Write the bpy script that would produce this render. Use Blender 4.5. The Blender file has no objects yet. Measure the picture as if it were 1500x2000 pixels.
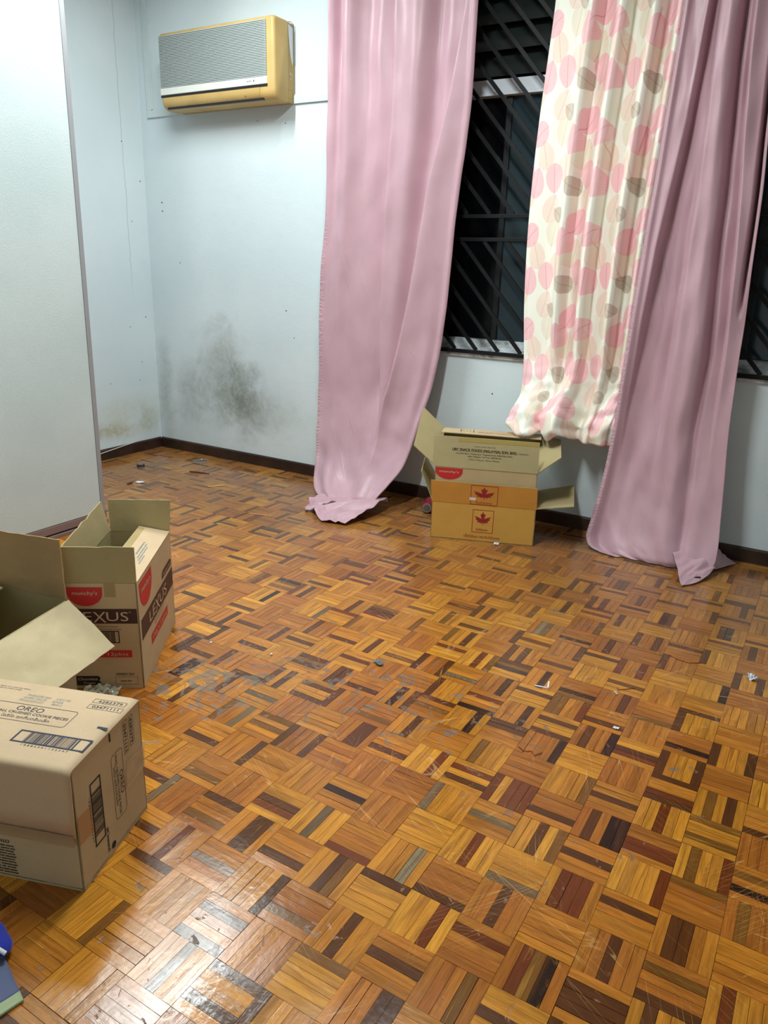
import bpy, math, random
import numpy as np
from mathutils import Vector, Matrix, noise

random.seed(7)
rng = np.random.default_rng(7)
SC = bpy.context.scene
COL = SC.collection

# ------------------------------------------------------------------ camera
f_px = 1471.23
R = Vector((0.85568909, 0.51673599, 0.0279302)).normalized()
F = Vector((-0.4836864, 0.81781444, -0.31181246)).normalized()
U = R.cross(F).normalized()
cd = bpy.data.cameras.new('camera')
cam = bpy.data.objects.new('camera', cd)
COL.objects.link(cam)
CAM = Vector((4.1371, -3.7844, 1.3062))
cam.matrix_world = Matrix(((R.x, U.x, -F.x, CAM.x), (R.y, U.y, -F.y, CAM.y), (R.z, U.z, -F.z, CAM.z), (0, 0, 0, 1)))
cd.sensor_fit = 'HORIZONTAL'
cd.sensor_width = 36.0
cd.lens = f_px / 1500 * 36.0
cd.clip_start = 0.02
SC.camera = cam

# ------------------------------------------------------------------ world, lamps, exposure
W = bpy.data.worlds.new('night')
SC.world = W
W.use_nodes = True
W.node_tree.nodes['Background'].inputs[0].default_value = (0.012, 0.018, 0.026, 1)
W.node_tree.nodes['Background'].inputs[1].default_value = 1.0
SC.view_settings.view_transform = 'Standard'
SC.view_settings.look = 'None'
SC.view_settings.gamma = 1.0
SC.view_settings.use_curve_mapping = False
SC.view_settings.exposure = 0.05
LAMP_COL = (0.93, 1.0, 0.985)


def area(name, loc, sx, sy, power, rot=(0, 0, 0)):
    l = bpy.data.lights.new(name, 'AREA')
    l.shape = 'RECTANGLE'
    l.size = sx
    l.size_y = sy
    l.energy = power
    l.color = LAMP_COL
    o = bpy.data.objects.new(name, l)
    o.location = loc
    o.rotation_euler = rot
    COL.objects.link(o)
    return o


ZC = 3.05
LAMPS = [(1.26, -1.28, 0.045, 1.15, 45), (2.75, -1.95, 0.06, 1.15, 56)]
for lx, ly, sx, sy, pw in LAMPS:
    area('tube_light_glow', (lx, ly, ZC - 0.095), sx, sy, pw)


# ------------------------------------------------------------------ helpers
def s2l(c):
    return tuple((v / 255 / 12.92) if v / 255 <= 0.04045 else ((v / 255 + 0.055) / 1.055) ** 2.4 for v in c[:3]) + (1.0,)


def mat(name, col, rough=0.5, metal=0.0, spec=0.5, sheen=0.0, emit=None, es=0.0, coat=0.0, trans=0.0, alpha=1.0):
    m = bpy.data.materials.new(name)
    m.use_nodes = True
    b = m.node_tree.nodes['Principled BSDF']
    b.inputs['Base Color'].default_value = s2l(col)
    b.inputs['Roughness'].default_value = rough
    b.inputs['Metallic'].default_value = metal
    b.inputs['Specular IOR Level'].default_value = spec
    b.inputs['Sheen Weight'].default_value = sheen
    b.inputs['Coat Weight'].default_value = coat
    b.inputs['Transmission Weight'].default_value = trans
    b.inputs['Alpha'].default_value = alpha
    if emit:
        b.inputs['Emission Color'].default_value = s2l(emit)
        b.inputs['Emission Strength'].default_value = es
    return m


class NT:
    """small node tree helper"""
    def __init__(s, m):
        s.t = m.node_tree
        s.bsdf = s.t.nodes.get('Principled BSDF')

    def n(s, typ, **kw):
        nd = s.t.nodes.new(typ)
        for k, v in kw.items():
            setattr(nd, k, v)
        return nd

    def link(s, a, b):
        s.t.links.new(a, b)

    def put(s, sock, v):
        if hasattr(v, 'is_output') or isinstance(v, bpy.types.NodeSocket):
            s.link(v, sock)
        else:
            sock.default_value = v

    def math(s, op, a, b=0.0, c=0.0, clamp=False):
        nd = s.n('ShaderNodeMath', operation=op, use_clamp=clamp)
        s.put(nd.inputs[0], a)
        s.put(nd.inputs[1], b)
        s.put(nd.inputs[2], c)
        return nd.outputs[0]

    def vmath(s, op, a, b=(0, 0, 0)):
        nd = s.n('ShaderNodeVectorMath', operation=op)
        s.put(nd.inputs[0], a)
        if op == 'SCALE':
            s.put(nd.inputs['Scale'], b)
        else:
            s.put(nd.inputs[1], b)
        return nd.outputs['Value'] if op in ('LENGTH', 'DISTANCE', 'DOT_PRODUCT') else nd.outputs[0]

    def noise(s, vec, scale, detail=3.0, rough=0.5, dist=0.0):
        nd = s.n('ShaderNodeTexNoise')
        s.link(vec, nd.inputs['Vector'])
        nd.inputs['Scale'].default_value = scale
        nd.inputs['Detail'].default_value = detail
        nd.inputs['Roughness'].default_value = rough
        nd.inputs['Distortion'].default_value = dist
        return nd.outputs['Fac']

    def ramp(s, v, lo, hi, a=0.0, b=1.0, smooth=True):
        nd = s.n('ShaderNodeMapRange')
        nd.interpolation_type = 'SMOOTHSTEP' if smooth else 'LINEAR'
        s.put(nd.inputs['Value'], v)
        nd.inputs['From Min'].default_value = lo
        nd.inputs['From Max'].default_value = hi
        nd.inputs['To Min'].default_value = a
        nd.inputs['To Max'].default_value = b
        return nd.outputs[0]

    def mix(s, fac, a, b, blend='MIX'):
        nd = s.n('ShaderNodeMix', data_type='RGBA', blend_type=blend)
        s.put(nd.inputs[0], fac)
        s.put(nd.inputs[6], a)
        s.put(nd.inputs[7], b)
        return nd.outputs[2]

    def bump(s, h, strength, dist=0.01):
        nd = s.n('ShaderNodeBump')
        s.link(h, nd.inputs['Height'])
        nd.inputs['Strength'].default_value = strength
        nd.inputs['Distance'].default_value = dist
        s.link(nd.outputs[0], s.bsdf.inputs['Normal'])

    def pos(s):
        return s.n('ShaderNodeNewGeometry').outputs['Position']

    def spot(s, pos, c, r, warp=None):
        d = s.vmath('SUBTRACT', pos, c)
        d = s.vmath('DIVIDE', d, r)
        L = s.vmath('LENGTH', d)
        if warp is not None:
            L = s.math('ADD', L, warp)
        return s.ramp(L, 0.0, 1.0, 1.0, 0.0)


def tag(o, label=None, cat=None, group=None, kind=None):
    if label: o['label'] = label
    if cat: o['category'] = cat
    if group: o['group'] = group
    if kind: o['kind'] = kind
    return o


def empty(name, loc, label, cat, group=None):
    o = bpy.data.objects.new(name, None)
    COL.objects.link(o)
    o.location = loc
    o.empty_display_size = 0.05
    return tag(o, label, cat, group)


def wloc(o):
    v = Vector((0, 0, 0))
    while o is not None:
        v += o.location
        o = o.parent
    return v


V = Vector


class MB:
    """collects shapes in world coordinates; build() links ONE mesh object"""
    def __init__(s):
        s.v = []; s.f = []; s.m = []; s.sm = []

    def add(s, verts, faces, mi=0, smooth=False):
        o = len(s.v)
        s.v += [tuple(p) for p in verts]
        s.f += [tuple(i + o for i in f) for f in faces]
        s.m += [mi] * len(faces) if not isinstance(mi, list) else mi
        s.sm += [smooth] * len(faces)

    def box(s, lo, hi, mi=0):
        x0, y0, z0 = lo; x1, y1, z1 = hi
        s.hexa([(x0, y0, z0), (x1, y0, z0), (x1, y1, z0), (x0, y1, z0), (x0, y0, z1), (x1, y0, z1), (x1, y1, z1), (x0, y1, z1)], mi)

    def hexa(s, p, mi=0):
        s.add(p, [(0, 3, 2, 1), (4, 5, 6, 7), (0, 1, 5, 4), (1, 2, 6, 5), (2, 3, 7, 6), (3, 0, 4, 7)], mi)

    def bar(s, a, b, w, d, up=(0, 0, 1), mi=0):
        a = V(a); b = V(b); t = (b - a).normalized(); u = V(up)
        n1 = t.cross(u).normalized(); n2 = n1.cross(t).normalized()
        q = []
        for e in (a, b):
            for i, j in ((-1, -1), (1, -1), (1, 1), (-1, 1)):
                q.append(e + n1 * (w / 2 * i) + n2 * (d / 2 * j))
        s.hexa(q, mi)

    def tube(s, pts, r, n=8, mi=0, caps=True, radii=None):
        pts = [V(p) for p in pts]
        rings = []
        prev = None
        for i, p in enumerate(pts):
            t = (pts[min(i + 1, len(pts) - 1)] - pts[max(i - 1, 0)]).normalized()
            if prev is None:
                a = t.orthogonal().normalized()
            else:
                a = (prev - t * prev.dot(t)).normalized()
            prev = a
            b = t.cross(a)
            rr = radii[i] if radii else r
            rings.append([p + a * (math.cos(2 * math.pi * k / n) * rr) + b * (math.sin(2 * math.pi * k / n) * rr) for k in range(n)])
        vs = [q for ring in rings for q in ring]
        fs = []
        for i in range(len(pts) - 1):
            for k in range(n):
                fs.append((i * n + k, i * n + (k + 1) % n, (i + 1) * n + (k + 1) % n, (i + 1) * n + k))
        if caps:
            fs.append(tuple(range(n))[::-1])
            fs.append(tuple(range((len(pts) - 1) * n, len(pts) * n)))
        s.add(vs, fs, mi, True)

    def grid(s, P, mi=0, smooth=True, closed=False):
        """P[i][j] -> quads"""
        ni = len(P); nj = len(P[0])
        vs = [p for row in P for p in row]
        fs = [(i * nj + j, i * nj + j + 1, (i + 1) * nj + j + 1, (i + 1) * nj + j) for i in range(ni - 1) for j in range(nj - 1)]
        s.add(vs, fs, mi, smooth)

    def panel(s, a, b, c, d, th=0.004, n=8, warp=0.0015, ia=0, ib=1, seed=0.0, rag=0.0, dents=None):
        """cardboard sheet: corners a,b,c,d; front side normal (b-a)x(d-a); ia front material, ib back and edges"""
        a, b, c, d = V(a), V(b), V(c), V(d)
        nrm = (b - a).cross(d - a).normalized()
        A = []; B = []
        for i in range(n + 1):
            ra = []; rb = []
            for j in range(n + 1):
                u = i / n; w = j / n
                p = a * (1 - u) * (1 - w) + b * u * (1 - w) + c * u * w + d * (1 - u) * w
                k = warp * (noise.noise(p * 14 + V((seed, 3, 1))) + 0.6 * noise.noise(p * 40 + V((seed, 3, 1))))
                if dents:
                    k += dents(u, w)
                if j == n and rag:
                    p = p + (d - a).normalized() * (rag * noise.noise(V((u * 9, seed, 0))))
                p = p + nrm * k
                ra.append(p); rb.append(p - nrm * th)
            A.append(ra); B.append(rb)
        o = len(s.v); N = (n + 1) ** 2
        vs = [p for r in A for p in r] + [p for r in B for p in r]
        fs = []; ms = []
        for i in range(n):
            for j in range(n):
                q = (i * (n + 1) + j, (i + 1) * (n + 1) + j, (i + 1) * (n + 1) + j + 1, i * (n + 1) + j + 1)
                fs.append(q); ms.append(ia)
                fs.append(tuple(x + N for x in q[::-1])); ms.append(ib)
        for k in range(n):
            e = [(k * (n + 1), (k + 1) * (n + 1)), ((k + 1) * (n + 1) + n, k * (n + 1) + n), (k + 1, k), (n * (n + 1) + k, n * (n + 1) + k + 1)]
            for x, y in e:
                fs.append((y, x, x + N, y + N)); ms.append(ib)
        s.add(vs, fs, ms, True)

    def flat(s, poly, O, X, Y, off, mi=0, th=0.0):
        """2-D polygon placed on plane O + x*X + y*Y lifted by off along X x Y"""
        O, X, Y = V(O), V(X), V(Y)
        n = X.cross(Y).normalized()
        s.add([O + X * x + Y * y + n * off for x, y in poly], [tuple(range(len(poly)))], mi)

    def ring(s, x0, y0, x1, y1, w, O, X, Y, off, mi=0, rad=0.0):
        q = []
        def rr(x0, y0, x1, y1, r):
            if r <= 0:
                return [(x0, y0), (x1, y0), (x1, y1), (x0, y1)]
            o = []
            for cx, cy, a0 in ((x1 - r, y0 + r, -90), (x1 - r, y1 - r, 0), (x0 + r, y1 - r, 90), (x0 + r, y0 + r, 180)):
                for k in range(5):
                    a = math.radians(a0 + 22.5 * k)
                    o.append((cx + r * math.cos(a), cy + r * math.sin(a)))
            return o
        A = rr(x0, y0, x1, y1, rad); B = rr(x0 + w, y0 + w, x1 - w, y1 - w, max(rad - w, 0) if rad else 0)
        O, X, Y = V(O), V(X), V(Y); n = X.cross(Y).normalized()
        N = len(A)
        s.add([O + X * x + Y * y + n * off for x, y in A + B], [(k, (k + 1) % N, (k + 1) % N + N, k + N) for k in range(N)], mi)

    def text(s, body, x, y, width, height, O, X, Y, off=0.0007, mi=0, bold=0.0, shear=0.0, skew=0.0):
        """lettering: left baseline at (x,y) in plane coordinates, fitted to width and cap height"""
        cu = bpy.data.curves.new('lettering', 'FONT')
        cu.body = body
        cu.size = 1.0
        cu.offset = min(bold, 0.0)
        cu.shear = shear
        cu.resolution_u = 3
        ob = bpy.data.objects.new('lettering', cu)
        COL.objects.link(ob)
        bpy.context.view_layer.update()
        me = ob.evaluated_get(bpy.context.evaluated_depsgraph_get()).to_mesh()
        vs = np.array([v.co[:] for v in me.vertices]).reshape(-1, 3)
        fs = [tuple(p.vertices) for p in me.polygons]
        if len(vs):
            x0, x1 = vs[:, 0].min(), vs[:, 0].max()
            sx = width / max(x1 - x0, 1e-6); sy = height / 0.72
            O_, X_, Y_ = V(O), V(X), V(Y)
            n = X_.cross(Y_).normalized()
            for k in range(3 if bold > 0 else 1):
                sh = (k - 1) * bold * 3.0 * sy if bold > 0 else 0.0
                s.add([O_ + X_ * (x + sh + (p[0] - x0) * sx + skew * p[1] * sy) + Y_ * (y + p[1] * sy) + n * (off + k * 0.00004) for p in vs], fs, mi)
        ob.to_mesh_clear()
        bpy.data.objects.remove(ob)
        bpy.data.curves.remove(cu)

    def build(s, name, mats, parent=None, kind=None, base=None):
        me = bpy.data.meshes.new(name)
        w = wloc(parent) if parent is not None else V((0, 0, 0))
        if parent is None and base is not None:
            w = V(base)
        me.from_pydata([(p[0] - w.x, p[1] - w.y, p[2] - w.z) for p in s.v], [], s.f)
        if not isinstance(mats, (list, tuple)):
            mats = [mats]
        for m in mats:
            me.materials.append(m)
        if len(mats) > 1:
            me.polygons.foreach_set('material_index', s.m)
        me.polygons.foreach_set('use_smooth', s.sm)
        me.update()
        if any(s.sm):
            me.set_sharp_from_angle(angle=0.65)
        o = bpy.data.objects.new(name, me)
        COL.objects.link(o)
        if parent is not None:
            o.parent = parent
        elif base is not None:
            o.location = base
        if kind:
            o['kind'] = kind
        return o


def bevel(o, w, seg=2):
    m = o.modifiers.new('bevel', 'BEVEL')
    m.width = w; m.segments = seg; m.limit_method = 'ANGLE'
    return o


# ------------------------------------------------------------------ materials of the setting
def wall_material(name, kind):
    m = mat(name, (212, 225, 226), 0.62, spec=0.3)
    N = NT(m); P = N.pos()
    base = N.mix(N.ramp(N.noise(P, 1.3, 4), 0.3, 0.7), s2l((209, 223, 229)), s2l((220, 232, 236)))
    n1 = N.noise(P, 7.0, 6, 0.65, 0.6)
    n2 = N.noise(P, 42.0, 5, 0.7)
    wob = N.math('MULTIPLY', N.math('SUBTRACT', n1, 0.5), 1.1)
    if kind == 'back':
        for c, r, col, k in (((0.60, 0, 0.52), (0.36, 1, 0.50), (118, 122, 108), 0.55), ((0.78, 0, 0.42), (0.30, 1, 0.32), (88, 90, 66), 0.75),
                             ((0.30, 0, 0.42), (0.24, 1, 0.30), (120, 126, 116), 0.45), ((0.62, 0, 0.78), (0.16, 1, 0.20), (128, 130, 104), 0.35),
                             ((0.06, 0, 0.40), (0.12, 1, 0.5), (130, 138, 120), 0.5), ((1.0, 0, 0.36), (0.4, 1, 0.22), (150, 158, 146), 0.4),
                             ((4.1, 0, 0.42), (0.22, 1, 0.25), (135, 142, 138), 0.5)):
            sp = N.spot(P, c, r, wob)
            g = N.math('MULTIPLY', sp, N.ramp(n2, 0.28, 0.72, 0.62, 1.0))
            base = N.mix(N.math('MULTIPLY', g, k), base, s2l(col))
        # dark mould specks gathered in the damp patch
        vo = N.n('ShaderNodeTexVoronoi'); N.link(P, vo.inputs['Vector']); vo.inputs['Scale'].default_value = 46
        dot = N.ramp(vo.outputs['Distance'], 0.10, 0.22, 1.0, 0.0)
        zone = N.math('ADD', N.spot(P, (0.66, 0, 0.46), (0.52, 1, 0.5), wob), N.spot(P, (4.05, 0, 0.45), (0.3, 1, 0.35), wob), clamp=True)
        pick = N.ramp(N.noise(P, 60, 2), 0.54, 0.62)
        base = N.mix(N.math('MULTIPLY', N.math('MULTIPLY', dot, zone), N.math('MULTIPLY', pick, 0.5)), base, s2l((70, 74, 62)))
    if kind == 'left':
        for c, r, col, k in (((0, -0.42, 0.18), (1, 0.34, 0.10), (170, 162, 112), 0.85), ((0, -0.10, 0.22), (1, 0.14, 0.16), (168, 170, 140), 0.7),
                             ((0, -0.30, 0.30), (1, 0.5, 0.14), (196, 200, 176), 0.5)):
            g = N.math('MULTIPLY', N.spot(P, c, r, wob), N.ramp(n2, 0.3, 0.7, 0.4, 1.0))
            base = N.mix(N.math('MULTIPLY', g, k), base, s2l(col))
        sep = N.n('ShaderNodeSeparateXYZ'); N.link(P, sep.inputs[0])
        zz = N.n('ShaderNodeCombineXYZ'); N.link(sep.outputs['Z'], zz.inputs[2])
        w1 = N.math('MULTIPLY', N.math('SUBTRACT', N.noise(zz.outputs[0], 5.0, 6, 0.7), 0.5), 0.05)
        dd = N.math('ABSOLUTE', N.math('SUBTRACT', N.math('ADD', sep.outputs['Y'], 0.155), w1))
        ck = N.math('MULTIPLY', N.ramp(dd, 0.0, 0.004, 1.0, 0.0), N.ramp(sep.outputs['Z'], 1.0, 1.3, 0.0, 0.55))
        base = N.mix(ck, base, s2l((140, 150, 150)))
    N.link(base, N.bsdf.inputs['Base Color'])
    h = N.math('ADD', N.math('MULTIPLY', N.noise(P, 9, 4), 0.8), N.math('MULTIPLY', N.noise(P, 90, 3), 0.25))
    N.bump(h, 0.35, 0.006)
    return m


M = {}
M['wall_back'] = wall_material('painted wall with damp patch', 'back')
M['wall_left'] = wall_material('painted wall with peeling base', 'left')
M['wall'] = wall_material('painted wall', 'plain')
M['ceiling'] = mat('ceiling paint', (225, 230, 230), 0.8)
M['baseboard'] = mat('dark stained baseboard', (48, 32, 25), 0.38, spec=0.45)
_n = NT(M['baseboard'])
_n.link(_n.mix(_n.ramp(_n.noise(_n.pos(), 6, 5), 0.3, 0.75), s2l((40, 27, 22)), s2l((66, 47, 37))), _n.bsdf.inputs['Base Color'])
M['trimwhite'] = mat('white painted trim', (208, 222, 224), 0.5)
M['black_metal'] = mat('black painted steel', (10, 12, 15), 0.55, spec=0.3)
M['aluminium'] = mat('weathered white window frame', (168, 176, 180), 0.5)
_n = NT(M['aluminium'])
_n.link(_n.mix(_n.ramp(_n.noise(_n.pos(), 12, 6, 0.7), 0.42, 0.66), s2l((214, 220, 224)), s2l((140, 140, 138))), _n.bsdf.inputs['Base Color'])
M['darkframe'] = mat('dark window stile', (26, 30, 33), 0.5)


def strip_material():
    m = mat('varnished parquet strip', (175, 110, 45), 0.3, spec=0.5)
    N = NT(m); P = N.pos()
    at = N.n('ShaderNodeAttribute', attribute_name='tint').outputs['Color']
    uv = N.n('ShaderNodeUVMap', uv_map='grain').outputs['UV']
    st = N.vmath('MULTIPLY', uv, (9.0, 130.0, 1.0))
    g = N.noise(st, 1.0, 5, 0.6, 1.2)
    st2 = N.vmath('MULTIPLY', uv, (3.0, 34.0, 1.0))
    g2 = N.noise(st2, 1.0, 3, 0.5, 2.0)
    col = N.mix(N.ramp(g, 0.30, 0.70, 0.0, 0.34), at, s2l((92, 48, 14)), 'MULTIPLY')
    col = N.mix(N.ramp(g2, 0.46, 0.74, 0.0, 0.5), col, s2l((100, 56, 20)))
    col = N.mix(N.ramp(g2, 0.36, 0.22, 0.0, 0.30), col, s2l((232, 176, 74)))
    # worn and dirty blotches
    big = N.noise(P, 2.1, 3, 0.5)
    wear = N.noise(P, 17.0, 5, 0.62, 1.4)
    zone = N.math('ADD', N.spot(P, (2.55, -2.15, 0), (0.62, 0.42, 1)), N.spot(P, (3.15, -1.95, 0), (0.8, 0.55, 1)), clamp=True)
    zone = N.math('ADD', zone, N.spot(P, (3.35, -1.2, 0), (0.5, 0.35, 1)), clamp=True)
    zone = N.math('ADD', zone, N.spot(P, (2.50, -2.28, 0), (0.34, 0.26, 1)))
    thr = N.math('ADD', N.math('MULTIPLY', zone, 0.085), N.math('MULTIPLY', N.math('SUBTRACT', big, 0.5), 0.10))
    wv = N.math('ADD', wear, thr)
    wm = N.ramp(wv, 0.655, 0.70)
    wearcol = N.mix(N.ramp(N.noise(P, 30, 3), 0.35, 0.65), s2l((112, 108, 92)), s2l((88, 92, 92)))
    wearcol = N.mix(N.ramp(N.noise(P, 55, 3), 0.64, 0.74), wearcol, s2l((150, 138, 108)))
    rim = N.math('MULTIPLY', N.ramp(wv, 0.63, 0.665), N.ramp(wv, 0.72, 0.675))
    col = N.mix(N.math('MULTIPLY', rim, 0.35), col, s2l((170, 88, 30)))
    col = N.mix(N.math('MULTIPLY', wm, 0.72), col, wearcol)
    # scratches: long thin pale streaks in a few directions
    scr = None
    for ang, sc_x, sc_y, off, lo in ((0.5, 1.6, 46.0, 0.0, 0.53), (1.25, 1.8, 42.0, 7.0, 0.55), (2.2, 1.3, 50.0, 13.0, 0.56), (2.75, 3.0, 60.0, 17.0, 0.54)):
        rt = N.n('ShaderNodeVectorRotate', rotation_type='Z_AXIS'); N.link(P, rt.inputs['Vector']); rt.inputs['Angle'].default_value = ang
        st_ = N.vmath('ADD', N.vmath('MULTIPLY', rt.outputs[0], (sc_x, sc_y, 1)), (off, off, 0))
        q = N.noise(st_, 1.0, 0.0, 0.5, 0.15)
        ln = N.ramp(N.math('ABSOLUTE', N.math('SUBTRACT', q, 0.5)), 0.0, 0.011, 1.0, 0.0)
        ln = N.math('MULTIPLY', ln, N.ramp(N.noise(N.vmath('ADD', P, (off, 0, 0)), 3.4, 2), lo, lo + 0.09))
        scr = ln if scr is None else N.math('MAXIMUM', scr, ln)
    col = N.mix(N.math('MULTIPLY', scr, 0.40), col, s2l((228, 184, 118)))
    # grey dust specks
    v3 = N.n('ShaderNodeTexVoronoi'); N.link(P, v3.inputs['Vector']); v3.inputs['Scale'].default_value = 34
    sp = N.math('MULTIPLY', N.ramp(v3.outputs['Distance'], 0.03, 0.09, 1.0, 0.0), N.ramp(N.noise(P, 21, 1), 0.62, 0.66))
    col = N.mix(N.math('MULTIPLY', sp, 0.5), col, s2l((205, 190, 160)))
    # the boards turn a darker, duller brown towards the window wall
    sepp = N.n('ShaderNodeSeparateXYZ'); N.link(P, sepp.inputs[0])
    dd_ = N.math('ADD', sepp.outputs['Y'], N.math('MULTIPLY', N.math('SUBTRACT', big, 0.5), 0.8))
    dulling = N.math('MULTIPLY', N.ramp(dd_, -1.9, -0.45, 0.0, 0.55), N.ramp(N.noise(P, 26, 4, 0.7), 0.3, 0.7, 0.75, 1.0))
    col = N.mix(dulling, col, s2l((104, 80, 60)))
    N.link(col, N.bsdf.inputs['Base Color'])
    rg = N.math('ADD', N.ramp(N.noise(P, 4.0, 5, 0.6), 0.3, 0.7, 0.13, 0.235), N.math('MULTIPLY', wm, 0.25))
    N.link(rg, N.bsdf.inputs['Roughness'])
    h = N.math('ADD', N.math('MULTIPLY', g, 0.3), N.math('MULTIPLY', N.noise(P, 60, 3), 0.55))
    h = N.math('SUBTRACT', h, N.math('MULTIPLY', wm, 0.8))
    N.bump(h, 0.32, 0.0018)
    return m


M['strip'] = strip_material()
M['screed'] = mat('dirty joint filler', (92, 68, 38), 0.7)

# ------------------------------------------------------------------ room shell
RX, RY = 5.6, -4.8
WX, WY = -0.012, 0.012       # plaster faces; the baseboards stand at 0
b = MB(); b.box((-0.2, RY - 0.2, -0.12), (RX + 0.2, 0.2, -0.0035))
floor = b.build('floor', M['screed']); floor['kind'] = 'structure'
b = MB(); b.box((-0.2, RY - 0.2, ZC), (RX + 0.2, 0.22, ZC + 0.1))
b.build('ceiling', M['ceiling'], kind='structure')
WX0, WX1, WZ0, WZ1 = 1.78, 5.0, 0.866, 2.74
b = MB()
b.box((-0.2, WY, -0.1), (WX0, 0.2, ZC)); b.box((WX1, WY, -0.1), (RX + 0.2, 0.2, ZC))
b.box((WX0, WY, -0.1), (WX1, 0.2, WZ0)); b.box((WX0, WY, WZ1), (WX1, 0.2, ZC))
wall_back = b.build('wall_back', M['wall_back'], kind='structure')
b = MB(); b.box((-0.2, RY, -0.1), (WX, WY, ZC)); wall_left = b.build('wall_left', M['wall_left'], kind='structure')
b = MB(); b.box((RX, RY, -0.1), (RX + 0.2, WY, ZC)); b.build('wall_right', M['wall'], kind='structure')
b = MB(); b.box((-0.2, RY - 0.2, -0.1), (RX + 0.2, RY, ZC)); b.build('wall_front', M['wall'], kind='structure')


def skirt(name, pts, nrm):
    """profile swept between two points, front face on the line, body going into the wall"""
    b = MB()
    (ax, ay), (bx, by) = pts
    nx, ny = nrm
    prof = [(0.0, -0.002), (0.0, 0.064), (0.003, 0.070), (0.007, 0.0725), (0.012, 0.0725), (0.012, -0.002)]
    A = [(ax - nx * d, ay - ny * d, z) for d, z in prof]; B = [(bx - nx * d, by - ny * d, z) for d, z in prof]
    k = len(prof)
    b.add(A + B, [(i, i + 1, i + 1 + k, i + k) for i in range(k - 1)] + [tuple(range(k))[::-1], tuple(range(k, 2 * k))])
    return b.build(name, M['baseboard'], kind='structure')


skirt('baseboard_back', ((0.0, 0.0), (RX, 0.0)), (0, -1))
skirt('baseboard_left', ((0.0, RY), (0.0, 0.0)), (1, 0))

# thin cover strip framing the air conditioner panel on the back wall
b = MB()
b.box((0.060, -0.001, 2.152), (1.75, WY, 2.192)); b.box((0.060, -0.001, 2.192), (0.098, WY, ZC))
b.box((0.098, 0.004, 2.192), (0.108, WY, ZC)); b.box((0.098, 0.004, 2.192), (1.75, WY, 2.200))
bevel(b.build('trim_1', M['trimwhite'], kind='structure'), 0.0015)
# nail holes and wall plugs
M['hole'] = mat('dark hole', (40, 42, 42), 0.8)
for k, (x, z, r) in enumerate(((0.133, 1.652, 0.0045), (0.134, 1.600, 0.0045), (1.500, 1.688, 0.0042), (1.500, 1.630, 0.0042), (1.15, 1.02, 0.004),
                               (1.21, 0.86, 0.003), (0.955, 2.083, 0.003), (1.16, 2.06, 0.003), (0.27, 1.28, 0.0035), (2.55, 0.66, 0.004), (1.52, 1.40, 0.003))):
    b = MB()
    b.tube([(x, WY - 0.0012, z), (x, WY + 0.003, z)], r, 8)
    b.build('nail_hole', M['hole'], wall_back)
for y, z, r in ((-0.16, 2.0, 0.0035), (-0.03, 1.78, 0.004), (-0.12, 1.53, 0.003), (-0.06, 0.92, 0.004), (-0.2, 0.86, 0.003), (-0.12, 0.62, 0.003), (-0.15, 0.5, 0.003), (-0.4, 0.5, 0.003)):
    b = MB()
    b.tube([(WX + 0.0012, y, z), (WX - 0.003, y, z)], r, 8)
    b.build('nail_hole', M['hole'], wall_left)

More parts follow.
